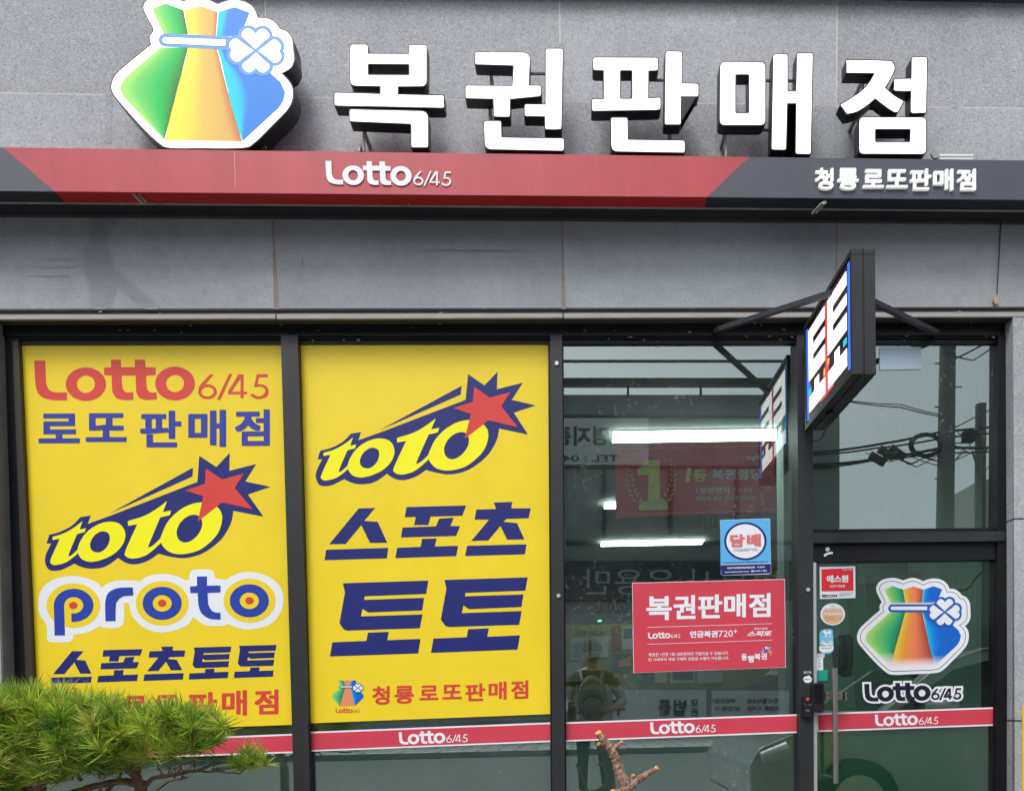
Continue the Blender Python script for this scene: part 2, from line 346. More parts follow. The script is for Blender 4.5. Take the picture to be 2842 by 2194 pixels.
# lintel edge below lower wall
b=PB(); b.slab([(-900,866),(4500,853),(4500,865),(-900,878)],.012,.3,M_groove); b.build('lintel_groove',shop)
b=PB()
for x0,x1 in ((-900,764),(768,1561),(1565,2314),(2318,4500)):
    y=lambda x:873-.0027*(x)
    b.slab([(x0,y(x0)),(x1,y(x1)),(x1,y(x1)+12),(x0,y(x0)+13)],-.004,.010,M_sill)
b.build('lintel_edge',shop)
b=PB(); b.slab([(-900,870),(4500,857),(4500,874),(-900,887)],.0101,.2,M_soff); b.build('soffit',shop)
# header frame behind
b=PB(); b.slab([(-60,884),(2840,874),(2838,930),(-40,932)],.066,.20,M_black); b.slab([(-60,928),(2840,926),(2838,938),(-40,940)],.076,.20,M_black)
b.slab([(-60,936),(2840,934),(2838,952),(-40,956)],.086,.20,M_black); b.build('window_header',shop)
rl=random.Random(5); b=PB()
for k in range(60):
    x_=rl.uniform(60,1560) if k<22 else rl.uniform(1580,2780); y_=rl.choice((866,896,905,918,932,944))+rl.uniform(-4,4); w_=rl.uniform(1.5,6)
    b.flat(ell(x_,y_,w_,rl.uniform(1,2.6),7),ID,(-.006 if y_<880 else .06 if y_<926 else .07),mat('dusty_fluff',(.34,.27,.26) ,.95))
tag(b.build('cobweb_litter',org=at(1500,950,.06)),'pale dust and cobweb flecks scattered along the black window header','litter',kind='stuff')
# mullions
b=PB(); b.slab([(779,930),(826,930),(868,2500),(824,2500)],.055,.20,M_blk2); b.slab([(826,946),(832,946),(874,2500),(868,2500)],.082,.20,M_black); b.build('mullion',shop)
b=PB(); b.slab([(1527,930),(1560,930),(1570,2500),(1534,2500)],.055,.20,M_blk2); b.slab([(1560,946),(1564,946),(1574,2500),(1570,2500)],.08,.2,M_black)
b.slab([(1521,946),(1527,946),(1534,2500),(1530,2500)],.08,.2,M_black); mu=b.build('mullion',shop)
b=PB(); b.slab([(2212,930),(2255,930),(2260,2500),(2222,2500)],.045,.20,M_blk2); b.slab([(2206,946),(2212,946),(2222,2500),(2217,2500)],.08,.2,M_black); m3=b.build('mullion',shop)
# window plug screws
def disc(pb,cx,cy,r,Y,m,th=.006): pb.flat(ell(cx,cy,r,r,16),ID,Y-th,m,th=th)
for (x,y),par,Y in (((1545,1007),mu,.055),((1550,1652),mu,.055),((2243,1635),m3,.045)):
    b=PB(); disc(b,x,y,5.5,Y,M_alu); b.build('screw_cap',par)
# left jamb + reveal, right jamb + reveal
b=PB(); b.slab([(2,930),(52,930),(120,2500),(60,2500)],.075,.2,M_black); b.slab([(34,946),(50,946),(118,2500),(95,2500)],.068,.2,mat('brown_black_frame',(.035,.026,.018),.5)); b.build('window_jamb',shop)
b=PB(); b.slab([(2771,930),(2800,930),(2792,2500),(2762,2500)],.06,.2,M_black); b.build('window_jamb',shop)
b=PB(); a0=at(2836,884,0);a1=at(2838,2600,0)
b.add([at(2812,880,0),at(2812,2600,0),Vector((at(2796,2600,.2).x,.2,at(2812,2600,0).z)),Vector((at(2796,880,.2).x,.2,at(2812,880,0).z))],[(0,1,2,3)],mat('navy_reveal',(.045,.045,.06),.6,noise=.25,scale=14)); b.build('reveal',shop)
b=PB()
for y0,y1 in ((880,1437),(1441,1997),(2001,2500)): b.slab([(2812+.004*(y0-880),y0),(4500,y0-14),(4500,y1-14),(2812+.004*(y1-880),y1)],-.003,.2,M_up)
b.build('pilaster',shop)
b=PB()
for y0,y1 in ((884,1502),(1506,2500)): b.slab([(-900,y0),(-26+.03*(y0-880),y0),(-26+.03*(y1-880),y1),(-900,y1)],-.003,.3,M_lo)
b.build('pilaster',shop)
b=PB(); x=lambda y:-26+.03*(y-880)
b.add([at(x(880),880,-.002),Vector((at(x(880),880,-.002).x+.012,.2,at(x(880),880,0).z)),Vector((at(x(2500),2500,-.002).x+.012,.2,at(x(2500),2500,0).z)),at(x(2500),2500,-.002)],[(0,1,2,3)],mat('grey_reveal',(.13,.13,.135),.7,noise=.2,scale=8)); b.build('reveal',shop)
# panes (each window: frame > glass)
def pane(name,quad,m,Y=YG):
    b=PB(); b.slab(quad,Y,Y+.006,M_clear); b.m[0]=b.mi(m); return b.build(name,shop)
pane('window_pane',[(20,940),(800,940),(850,2500),(90,2500)],M_glass)
pane('window_pane',[(815,940),(1540,940),(1545,2500),(855,2500)],M_glass)
pane('window_pane',[(1550,940),(2225,940),(2230,2500),(1560,2500)],M_glass)
b=PB(); b.flat(rnd([(2441,962),(2556,962),(2558,1024),(2442,1026)],2),ID,.096,mat('pale_blue_sheet',(.36,.47,.56),.6),th=.003)
tag(b.build('paper_sheet',org=at(2500,1025,.096)),'pale blue sheet stuck on the transom window beside the LED sign','paper')
pane('transom_pane',[(2245,940),(2785,938),(2785,1482),(2245,1485)],M_glass)
# transom bar and door
b=PB(); b.slab([(2256,1478),(2790,1473),(2790,1500),(2256,1506)],.05,.2,M_blk2); tb=b.build('transom_bar',shop)
b=PB(); b.slab([(2256,1468),(2775,1464),(2775,1478),(2256,1483)],.085,.2,M_black); b.build('glazing_bead',tb)
b=PB(); b.slab([(2254,1507),(2778,1501),(2776,1552),(2254,1558)],.072,.13,M_black)
b.slab([(2763,1552),(2788,1551),(2782,2500),(2757,2500)],.072,.13,M_black); b.slab([(2262,2420),(2760,2410),(2760,2500),(2262,2500)],.072,.13,M_black)
door=b.build('door',shop)
b=PB(); b.slab([(2254,1560),(2265,1560),(2270,2500),(2257,2500)],.055,.125,M_alu); b.build('edge_rail',door)
b=PB(); b.slab([(2258,1550),(2770,1545),(2765,2430),(2262,2430)],YG-.004,YG+.006,M_clear); b.m[0]=b.mi(M_glassd); b.build('door_pane',door)
b=PB(); hx=[TG(222,903),TG(222,1637)]
pa=at(*hx[0],-.005);pc=at(*hx[1],-.005); pc.x=pa.x
b.tube([pa,pc],.0135,M_steel,16)
for y in (1078,): 
    for dy in (-14,14):
        a=at(*TG(165,y+dy),.03); e=at(*TG(285,y+dy),.03); b.bar(a,e,.010,.018,M_steel); 
        b.tube([e+Vector((0,-.005,0)),e+Vector((0,.005,0))],.012,M_steel,14)
        b.bar(at(*TG(222,y+dy),-.005),at(*TG(222,y+dy),.09),.012,.012,M_steel)
b.bar(at(*TG(222,1600),-.005),at(*TG(222,1600),.09),.012,.012,M_steel)
b.build('handle',door)
b=PB(); b.flat(rnd([TG(80,997),TG(155,997),TG(157,1182),TG(78,1187)],9),ID,.015,M_case,th=.05)
b.flat(rnd([TG(92,1010),TG(144,1010),TG(144,1130),TG(92,1130)],6),ID,.0135,mat('gloss_black',(.006,.006,.008),.12),th=.003); b.build('door_lock',door)
b=PB(); disc(b,*TG(177,145),6,.072,M_pw,.002); b.flat(stroke([TG(155,188),TG(170,176),TG(188,170),TG(210,168)],6),ID,.0705,M_pw,th=.001); b.build('push_marks',door)
# card reader on the mullion
cr=thing('card_reader','slim black card reader with a red key on the frame beside the door','card reader',at(*TG(48,1215),.045))
b=PB(); b.flat(rnd([TG(22,1082),TG(77,1080),TG(77,1213),TG(22,1215)],3),ID,.02,M_case,th=.025); b.build('case',cr)
b=PB(); b.flat([TG(40,1090),TG(58,1090),TG(58,1108),TG(40,1108)],ID,.019,mat('red_key',(.7,.05,.04),.4)); b.build('red_key',cr)
b=PB(); b.text('CARD',q(TG,[(35,1168),(62,1168),(62,1177),(35,1177)]),.019,M_gry,.01)
b.text('IN     OUT',q(TG,[(33,1133),(75,1133),(75,1139),(33,1139)]),.0188,M_gry,.01); b.build('lettering',cr)
# little stickers
def sticker(name,label,cat,outline,mt,Y,group=None,th=.0006):
    c=outline; cx=sum(p[0] for p in c)/len(c); cy=max(p[1] for p in c)
    t=thing(name,label,cat,at(cx,cy,Y),group); b=PB(); b.flat(outline,ID,Y,mt,th=th); b.build('sheet',t); return t
t=sticker('sticker','tiny grey name tag stuck on the frame above the round white sticker','sticker',q(TG,[(24,923),(72,922),(72,936),(24,938)]),M_gry,.043)
b=PB(); b.text('세콤',q(TG,[(36,926),(60,926),(60,934),(36,934)]),.0425,M_dk,.02); b.build('lettering',t)
t=sticker('sticker','round white sticker stuck on the black frame above the card reader','sticker',smooth(q(TG,[(48,952),(60,948),(66,958),(76,968),(72,988),(50,997),(30,990),(22,970),(30,958)])),M_pw,.043)
b=PB(); b.text('1588-3112',q(TG,[(28,970),(72,970),(72,977),(28,977)]),.0425,M_dk,.02); b.build('lettering',t)
for y,h,l in ((1190,20,'upper'),(1382,12,'lower')):
    pb=PB(); X=at(2808,y,.05).x-.004; z=at(2818,y,.04).z
    pb.box(X,X+.0015,.005,.035,z-h*.0018,z,mat('mint_tape',(.5,.72,.68),.5)); tag(pb.build('tape',org=(X,.02,z)),('long' if h>15 else 'short')+' pale mint tape stuck on the dark reveal beside the transom','tape')

# ================================================================ SIGN BAND
LOT_SRC=[(150,157),(1920,157),(1920,463),(150,463)]
def lotto(dst,Y,m,name='lettering',parent=None,m2=None,off=0,pb=None,lift=.0002):
    t=hom(LOT_SRC,dst); b=pb or PB(); s=math.hypot(dst[1][0]-dst[0][0],dst[1][1]-dst[0][1])/1770; off=off*s; m2=m2 or m
    L=rnd([(150,163),(233,163),(238,330),(258,385),(305,405),(397,402),(397,463),(290,463),(205,443),(165,390),(155,300)],{None:0,3:30,4:30,7:50,8:40,9:30,10:20})
    TT=rnd([(727,157),(803,157),(805,213),(908,213),(908,157),(985,157),(990,213),(1065,215),(1065,272),(992,275),(998,370),(1012,397),(1040,405),(1072,402),(1075,455),(990,460),(940,445),(918,400),(915,275),(808,275),(815,370),(830,398),(855,405),(895,400),(897,457),(830,462),(765,447),(738,400),(733,275),(677,272),(677,217),(730,213)],{None:0,10:15,11:15,15:30,16:20,17:15,20:15,21:15,25:30,26:20,27:15})
    b.flat(L,t,Y,m,off=off); b.flat([ell(539,341,152,126),ell(539,341,68,66)],t,Y-lift,m,off=off)
    b.flat(TT,t,Y-2*lift,m,off=off); b.flat([ell(1212,336,150,127),ell(1212,336,68,65)],t,Y-lift,m,off=off)
    b.flat([ell(1457,398,71,56),ell(1457,398,47,35)],t,Y,m2,off=off)
    b.flat(smooth([(1478,268),(1503,268),(1450,330),(1412,375),(1405,400),(1388,395),(1395,360),(1425,320)],3,(0,1,4,5)),t,Y-lift,m2,off=off)
    b.flat([(1620,263),(1643,263),(1553,458),(1528,458)],t,Y-2*lift,m2,off=off)
    b.flat([[(1690,268),(1730,268),(1730,398),(1757,398),(1757,418),(1730,418),(1730,447),(1706,447),(1706,418),(1612,418),(1612,396)],[(1706,300),(1706,398),(1640,398)]],t,Y,m2,off=off)
    b.flat(smooth([(1912,266),(1912,289),(1845,289),(1835,342),(1880,345),(1915,375),(1912,425),(1870,450),(1820,450),(1778,425),(1795,412),(1830,430),(1865,428),(1892,400),(1885,370),(1850,358),(1808,365),(1828,266)],3,(0,1,2,3,9,10,15,16,17)),t,Y-lift,m2,off=off)
    return b.build(name,parent) if parent else b
YB=-.18
band=thing('sign_band','long red sign band with slate ends running under the big lit letters','sign',at(1400,560,YB))
bt=lambda x:409+.0128*x
bb=lambda x:530+.0087*x
def bandpiece(pts,m,mu,name):
    # pts: (x, 0 top / 1 bottom)
    f=[(x,bt(x) if k==0 else bb(x)) for x,k in pts]
    b=PB(); b.slab(f,YB,YB+.002,m)
    # top and underside returns
    tops=[p for p in pts if p[1]==0]; bots=[p for p in pts if p[1]==1]
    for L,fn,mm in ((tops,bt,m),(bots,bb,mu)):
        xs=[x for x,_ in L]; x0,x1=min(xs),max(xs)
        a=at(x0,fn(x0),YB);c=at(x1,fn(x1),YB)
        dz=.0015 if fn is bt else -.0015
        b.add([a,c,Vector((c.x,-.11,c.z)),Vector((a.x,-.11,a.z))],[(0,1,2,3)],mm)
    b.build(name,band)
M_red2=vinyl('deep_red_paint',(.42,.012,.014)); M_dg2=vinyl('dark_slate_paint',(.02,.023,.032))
x1=lambda y:8+(y-409)*1.13
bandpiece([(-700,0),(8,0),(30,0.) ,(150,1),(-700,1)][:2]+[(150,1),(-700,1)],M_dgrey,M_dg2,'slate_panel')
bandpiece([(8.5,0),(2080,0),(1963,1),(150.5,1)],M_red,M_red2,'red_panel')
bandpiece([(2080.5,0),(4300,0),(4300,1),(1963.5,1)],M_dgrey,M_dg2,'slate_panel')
# behind the band: plate added to block light from above, then the flange
b=PB(); a=at(-700,bt(-700),YB); c=at(4300,bt(4300),YB)
for (p0,p1) in ((a,c),):
    b.add([Vector((p0.x,-.11,p0.z-.004)),Vector((p1.x,-.11,p1.z-.004)),Vector((p1.x,-.002,p1.z-.004)),Vector((p0.x,-.002,p0.z-.004))],[(0,1,2,3)],M_blk2)
b.build('light_block_plate',band)
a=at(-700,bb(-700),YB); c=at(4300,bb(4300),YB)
b=PB(); b.bar(Vector((a.x,-.106,a.z+.002)),Vector((c.x,-.106,c.z+.002)),.008,.01,mat('dusty_flange',(.30,.27,.26),.8,noise=.3,scale=20)); 
b.bar(Vector((a.x,-.06,a.z+.012)),Vector((c.x,-.06,c.z+.012)),.09,.004,M_blk2)
b.build('flange',band)
b=PB(); b.add([Vector((a.x,-.006,a.z)),Vector((c.x,-.006,c.z)),Vector((c.x,-.006,c.z+.20)),Vector((a.x,-.006,a.z+.20))],[(0,1,2,3)],mat('shade_board',(.075,.07,.07),.9,noise=.2,scale=60)); b.build('shade_board',band)  # dark sheet added on the wall: shade behind the band as colour, sharp-edged
lotto([Z6(250,158),Z6(1100,176),Z6(1097,336),Z6(252,318)],YB-.004,M_pw,'lettering',band)
b=PB()
for ch,x0,x1 in (('청',382,540),('룡',577,757),('로',797,975),('또',1000,1180),('판',1203,1385),('매',1408,1575),('점',1610,1770)):
    yy=lambda x:(1200+(x-380)*.006); hh=190 if ch in '청룡판매점' else 165
    top=yy(x0)+(0 if ch in '청룡판매점' else 8); 
    b.text(ch,q(Z4,[(x0,top),(x1,top+1),(x1,top+hh-8),(x0,top+hh-8)]),YB-.012,mat('white_raised',(.8,.8,.8),.4,emit=(1,1,1),es=.25),.012,th=.012)
b.build('lettering',band)
b=PB(); b.flat([Z5(1576,97),Z5(1581,97),Z5(1588,335),Z5(1584,335)],ID,YB-.0006,mat('pale_seam',(.60,.27,.27),.6)); b.build('panel_seam',band)
b=PB(); xx=at(*Z6(812,449),YB+.05); b.tube([xx,xx-Vector((0,0,.006))],.004,M_galv,8); b.build('screw_head',band)
b=PB(); xx=at(1909,577,YB+.05); b.tube([xx,xx-Vector((0,0,.006))],.004,M_galv,8); b.build('screw_head',band)
for (x,y,dx) in ((367,541,1),(2281,570,-1)):
    t=thing('bracket','small galvanised clip hanging from the underside of the '+('red' if dx>0 else 'slate')+' sign band','bracket',at(x,y,-.15),'clips under the sign band')
    b=PB(); a=at(x,y-6,-.17); e=at(x+28*dx,y+24,-.14); 
    b.bar(a,e,.012,.004,M_galv); b.bar(a+Vector((.018*1,0,.004)),e+Vector((.018,0,.004)),.012,.004,M_galv); b.bar(a,a+Vector((.02,0,.004)),.006,.012,M_galv); b.build('clip',t)
t=thing('junction_box','narrow white fixture lying on top of the slate end of the sign band','fixture',at(*Z4(1600,1125),-.15))
b=PB(); b.slab(q(Z4,[(1455,1083),(1748,1083),(1748,1098),(1455,1098)]),-.14,-.08,mat('white_box',(.75,.76,.74),.4)); b.build('lid',t)
b=PB(); b.slab(q(Z4,[(1455,1103),(1745,1103),(1745,1140),(1455,1140)]),-.138,-.08,mat('grey_box',(.55,.58,.56),.4)); b.build('body',t)
b=PB(); b.tube([at(*Z4(x,y),-.12) for x,y in ((1380,1085),(1388,1110),(1410,1125),(1460,1110))],.003,M_case,6); b.build('cable',t)
# ledge of the floor above
b=PB(); b.slab([(560,-70),(4500,-20),(4500,30),(1961,-26),(560,-45)],-.03,.0,M_dgrey); b.slab([(560,-80),(4500,-60),(4500,9),(560,-48)],-.045,-.03,M_black)
tag(b.build('ledge_trim',org=at(2400,0,-.05)),'dark metal ledge along the wall above the lit letters','ledge')

# ================================================================ MONEY BAG LOGO
BAG=smooth([(530,300),(475,190),(430,85),(455,15),(530,-30),(680,-38),(830,15),(1000,-25),(1180,45),(1260,15),(1340,2),(1450,20),(1540,80),(1585,182),(1690,190),(1765,235),(1810,295),(1885,325),(1932,400),(1945,520),(1952,610),(1915,690),(1825,742),(1905,830),(1938,910),(1932,1015),(1880,1115),(1700,1300),(1555,1440),(1430,1495),(1000,1498),(700,1495),(590,1450),(400,1270),(170,1010),(112,920),(110,840),(155,750),(300,620),(508,452),(492,375)],4,(6,8,13,16,22,39))
def grad(name,stops,es=0,whiten=False):
    if name in MATS: return MATS[name]
    m=bpy.data.materials.new(name); m.use_nodes=True; nt=m.node_tree; L=nt.links; b=nt.nodes['Principled BSDF']
    a=nt.nodes.new('ShaderNodeAttribute'); a.attribute_name='uvcol'; sx=nt.nodes.new('ShaderNodeSeparateColor'); L.new(a.outputs['Color'],sx.inputs[0])
    r=nt.nodes.new('ShaderNodeValToRGB'); e=r.color_ramp.elements
    while len(e)>1: e.remove(e[-1])
    e[0].position=stops[0][0]; e[0].color=(*stops[0][1],1)
    for p,c in stops[1:]: k=e.new(p); k.color=(*c,1)
    L.new(sx.outputs[0],r.inputs[0]); L.new(r.outputs[0],b.inputs['Base Color']); b.inputs['Roughness'].default_value=.35
    if whiten:
        mx=nt.nodes.new('ShaderNodeMix'); mx.data_type='RGBA'; mr=nt.nodes.new('ShaderNodeMapRange'); mr.inputs[1].default_value=.84; mr.inputs[2].default_value=1
        L.new(sx.outputs[1],mr.inputs[0]); L.new(mr.outputs[0],mx.inputs[0]); L.new(r.outputs[0],mx.inputs[6]); mx.inputs[7].default_value=(.8,.75,.8,1); L.new(mx.outputs[2],b.inputs['Base Color'])
    if es:
        L.new(r.outputs[0],b.inputs['Emission Color']); b.inputs['Emission Strength'].default_value=es
        for l in list(b.inputs['Base Color'].links): L.remove(l)
        b.inputs['Base Color'].default_value=(.02,.02,.02,1); b.inputs['Specular IOR Level'].default_value=.2
    MATS[name]=m; return m
def gridpart(name,parent,t,Y,m,rows):
    """rows: (left pt, right pt, [mid pt]) ; makes a sheet whose uvcol red runs left to right, green top to bottom"""
    n=10; vs=[];uc=[]
    for j,r in enumerate(rows):
        for i in range(n+1):
            u=i/n; l,rr=Vector(r[0]),Vector(r[1]); p=l.lerp(rr,u)
            if len(r)>2:
                mm=Vector(r[2]); p=l.lerp(mm,u*2) if u<=.5 else mm.lerp(rr,u*2-1)
            x,y=t(p.x,p.y); vs.append(at(x,y,Y)); uc.append((u,j/(len(rows)-1)))
    fs=[(j*(n+1)+i,(j+1)*(n+1)+i,(j+1)*(n+1)+i+1,j*(n+1)+i+1) for j in range(len(rows)-1) for i in range(n)]
    b=PB(); b.add(vs,fs,m); o=b.build(name,parent); ca=o.data.color_attributes.new('uvcol','FLOAT_COLOR','POINT')
    for k,(u,v) in enumerate(uc): ca.data[k].color=(u,v,0,1)
    return o
def heart(tip,a,b_,r):
    tip,a,b_=Vector(tip),Vector(a),Vector(b_); mid=(a+b_)/2; notch=mid+(mid-tip)*.12
    out=(mid-tip).normalized(); side=(b_-a).normalized()
    P=[tip,tip.lerp(a-side*r*.95,.55),a-side*r,a-side*r*.55+out*r*.8,a+side*r*.1+out*r,a+side*r*.72+out*r*.62,notch,
       b_-side*r*.72+out*r*.62,b_-side*r*.1+out*r,b_+side*r*.55+out*r*.8,b_+side*r,tip.lerp(b_+side*r*.95,.55)]
    return smooth([tuple(p) for p in P],4,(0,6))
def bag(parent,t,Y,sfx,es=0,wh=False,simple=False):
    lit=es>0
    if lit: 
        G=[(0,(.55,1.1,.22)),(.28,(.20,.80,.16)),(.62,(0,.68,.12)),(.85,(0,.48,.06)),(1,(.02,.2,.03))]
        O=[(0,(1.1,1.05,.10)),(.28,(1.1,.92,.10)),(.5,(1,.66,.13)),(.85,(.9,.55,.14)),(1,(.7,.2,.06))]
        B=[(0,(0,.8,1)),(.18,(0,.7,1)),(.34,(.03,.28,.92)),(1,(.03,.27,.92))]
        bl=mat('lit_blue',(.03,.07,.12),.4,emit=(.04,.22,.62),es=es); wt=M_white
    else:
        G=[(0,(.42,.66,.16)),(.3,(.16,.52,.13)),(.7,(.03,.38,.16)),(1,(.01,.15,.08))]
        O=[(0,(.72,.55,.04)),(.25,(.75,.30,.04)),(.6,(.75,.20,.09)),(1,(.30,.05,.03))]
        B=[(0,(.01,.45,.75)),(.2,(0,.20,.70)),(.4,(.006,.12,.55)),(1,(.006,.11,.56))]
        bl=vinyl('logo_blue',(.015,.10,.45)); wt=M_pw
    g,o,bb_=grad('green'+sfx,G,es,wh),grad('orange'+sfx,O,es,wh),grad('blue'+sfx,B,es,wh)
    gridpart('green_stripe',parent,t,Y,g,[((515,90),(835,105),(660,38)),((575,215),(858,230)),((632,342),(880,350))])
    gridpart('green_stripe',parent,t,Y,g,[((600,480),(882,482)),((510,560),(862,560)),((340,700),(826,700)),((232,800),(800,800)),((190,890),(776,890)),((218,965),(757,965)),((270,1025),(742,1025)),((435,1200),(697,1200)),((635,1405),(642,1410))])
    gridpart('orange_stripe',parent,t,Y,o,[((841,105),(1180,122),(1010,62)),((862,230),(1172,240)),((882,350),(1162,365))])
    gridpart('orange_stripe',parent,t,Y,o,[((884,486),(1172,498)),((868,560),(1195,580)),((770,900),(1275,900)),((700,1180),(1350,1180)),((645,1418),(1428,1430))])
    gridpart('blue_stripe',parent,t,Y,bb_,[((1186,122),(1505,130),(1350,72)),((1178,240),(1460,240)),((1166,366),(1400,370))])
    gridpart('blue_stripe',parent,t,Y,bb_,[((1178,500),(1330,505)),((1210,600),(1400,640)),((1240,740),(1715,742)),((1260,830),(1815,830)),((1285,930),(1862,930)),((1300,1010),(1845,1015)),((1322,1090),(1800,1090)),((1385,1300),(1570,1300)),((1432,1428),(1438,1424))])
    b=PB(); cap=[(1330,372),(1330,508)]+[(640,473),(600,455),(577,405),(600,358),(640,340)]
    b.flat(rnd(cap,{None:0,3:15,4:25,5:15}),t,Y-.0006,bl)
    lob=[(1488,358),(1632,362),(1372,462),(1376,556),(1750,470),(1752,566),(1498,662),(1636,664)]
    for k,(x,y) in enumerate(lob): b.flat(ell(x,y,106,104,22),t,Y-.0008-.0001*k,bl)
    b.flat(ell(1562,510,120,120,20),t,Y-.0017,bl)
    b.build('clover_outline',parent)
    b=PB(); b.flat(rnd([(1257,405),(1255,465),(640,437),(617,408),(640,378)],{None:0,3:22,2:14,4:14}),t,Y-.0020,wt)
    for k,h in enumerate((((1560,497),(1488,362),(1632,366),70),((1542,512),(1370,462),(1375,556),70),((1588,514),(1748,472),(1752,566),70),((1565,532),(1498,660),(1634,662),70))):
        b.flat(heart(*h),t,Y-.0020,wt)
    b.build('clover',parent)
bs=thing('bag_sign','large lit money bag sign in green, yellow and blue with a four leaf clover','sign',at(760,420,-.17))
b=PB(); b.flat(BAG,Z1,-.165,M_case,th=.085,off=2.6); b.build('case',bs)
b=PB(); b.flat(BAG,Z1,-.168,M_white,off=-1.0); b.build('face',bs)
b=PB(); cx=[(-1)]
for x0 in (575,1590,1650):
    b=PB(); b.bar(at(*Z1(x0-15,1480),-.12),at(*Z1(x0-15,1505),-.12),.006,.006,M_galv); b.bar(at(*Z1(x0+15,1480),-.12),at(*Z1(x0+15,1505),-.12),.006,.006,M_galv); b.build('foot',bs)
bag(bs,Z1,-.1695,'_lit',.6)
b=PB()
for px,py in ((500,150),(650,300),(420,330),(760,200)): b=PB(); b.bar(at(px,py,-.09),Vector((at(px,py,-.09).x,.004,at(px,py,-.09).z)),.02,.02,M_galv); b.build('wall_strut',bs)

# ================================================================ CHANNEL LETTERS
def letter(lab,t,pieces,foot):
    P=[p for pc in pieces for p in pc[0][0]]; cx=sum(p[0] for p in P)/len(P); cy=max(p[1] for p in P)
    o=thing('channel_letter',lab,'sign letter',at(*t(cx,cy),-.165),'lit white channel letters above the sign band')
    b=PB(); f=PB()
    for loops,rr in pieces:
        lp=[rnd(loops[0],rr)]+[rnd(h,12) for h in loops[1:]]
        b.flat(lp,t,-.162,M_case,th=.055,off=1.8); f.flat(lp,t,-.1645,M_white,th=.002,off=-1.3)
    b.build('case',o); f.build('face',o)
    for x,y0,y1 in foot:
        b=PB(); a=at(*t(x,y0),-.10); c=at(*t(x,y1),-.10); b.bar(a,c,.014,.008,M_galv)
        b.bar(a+Vector((0,.0,.01)),Vector((a.x,.004,a.z+.01)),.014,.014,M_galv); b.build('support',o)
    return o
r=17
letter('lit letter 복, nearest the money bag sign',Z2,[
 ([[(213,130),(355,130),(358,205),(692,207),(692,133),(838,133),(838,470),(603,472),(603,537),(980,545),(980,645),(82,627),(82,523),(460,533),(460,470),(213,465)],[(357,287),(697,290),(697,380),(357,378)]],{None:r,2:5,3:5,6:45,7:4,8:4,13:4,14:4,15:45}),
 ([[(207,660),(850,675),(850,970),(713,970),(713,778),(207,757)]],{None:r,1:60})],[(325,850,1010),(290,980,1010),(800,980,1015)])
letter('lit letter 권, between the letters 복 and 판',Z2,[
 ([[(1235,192),(1687,195),(1675,465),(1775,465),(1775,550),(1522,575),(1520,720),(1390,718),(1385,573),(1157,568),(1157,465),(1540,468),(1552,300),(1235,290)]],{None:r,1:60,2:4,5:4,8:4,11:4}),
 ([[(1813,163),(1955,163),(1943,822),(1808,820),(1808,715),(1640,712),(1640,618),(1812,620)]],{None:r,4:4,7:4}),
 ([[(1308,755),(1448,755),(1452,890),(1963,898),(1962,998),(1315,985)]],{None:r,2:5,5:55})],[(1365,370,470),(1355,650,760),(1355,985,1030),(1890,1000,1035)])
letter('lit letter 판, in the middle of the row',Z3,[
 ([[(137,235),(668,237),(668,340),(590,343),(588,570),(690,562),(688,660),(640,664),(127,672),(127,575),(223,575),(223,340),(137,337)],[(358,340),(457,340),(457,573),(358,573)]],{None:r,3:4,4:4,10:4,11:4}),
 ([[(730,185),(863,187),(862,447),(1000,450),(1000,553),(857,553),(855,783),(722,783)]],{None:r,2:4,5:4}),
 ([[(282,728),(418,728),(422,908),(887,915),(887,1013),(285,1003)]],{None:r,2:5,5:55})],[(325,1000,1050),(760,1010,1055),(770,850,900)])
letter('lit letter 매, between the letters 판 and 점',Z3,[
 ([[(1177,270),(1548,272),(1548,788),(1173,788)],[(1303,373),(1413,373),(1413,690),(1303,690)]],45),
 ([[(1612,208),(1730,208),(1730,510),(1800,510),(1806,200),(1936,200),(1920,1025),(1795,1022),(1800,610),(1727,610),(1717,990),(1598,988)]],{None:r,2:4,3:4,8:4,9:4})],[(1220,860,1055),(1848,1020,1062)])
letter('lit letter 점, last of the row, beside the white fixture',Z4,[
 ([smooth([(652,270),(1000,276),(1050,295),(1068,345),(1035,425),(985,510),(1060,575),(1145,625),(1095,718),(1060,715),(990,670),(900,600),(830,660),(740,715),(655,735),(600,655),(690,600),(790,530),(860,445),(893,383),(652,378)],3,(0,5,7,8,11,14,15,19,20))],3),
 ([[(1215,245),(1348,245),(1340,725),(1210,725),(1208,537),(1062,532),(1062,432),(1213,430)]],{None:r,4:4,7:4}),
 ([[(762,765),(1340,765),(1340,1080),(762,1078)],[(900,865),(1205,865),(1200,977),(900,977)]],40)],[(815,1085,1125),(1285,1085,1125),(790,460,540),(745,760,800)])
# rails behind letters
for Tt,y,x0,x1 in ((Z2,370,1690,1812),(Z3,420,1550,1612)): pass
b=PB()
for (t0,x0,t1,x1,y) in ((Z2,1500,Z2,1900,366),(Z3,500,Z3,800,420),(Z3,1300,Z3,1880,425),(Z3,1300,Z3,1880,828)):
    a=at(*t0(x0,y),-.10);c=at(*t1(x1,y+4),-.10); b=PB(); b.bar(a,c,.008,.008,M_blk2)
    tag(b.build('support_rail',org=(a+c)/2),{'1500':'thin black rail joining the two halves of the lit letter 권','500':'thin black rail joining the two halves of the lit letter 판','1300':'thin black rail joining the upper strokes of the lit letter 매'}[str(x0)] if y!=828 else 'thin black rail joining the lower strokes of the lit letter 매','rail','rails behind the lit letters')

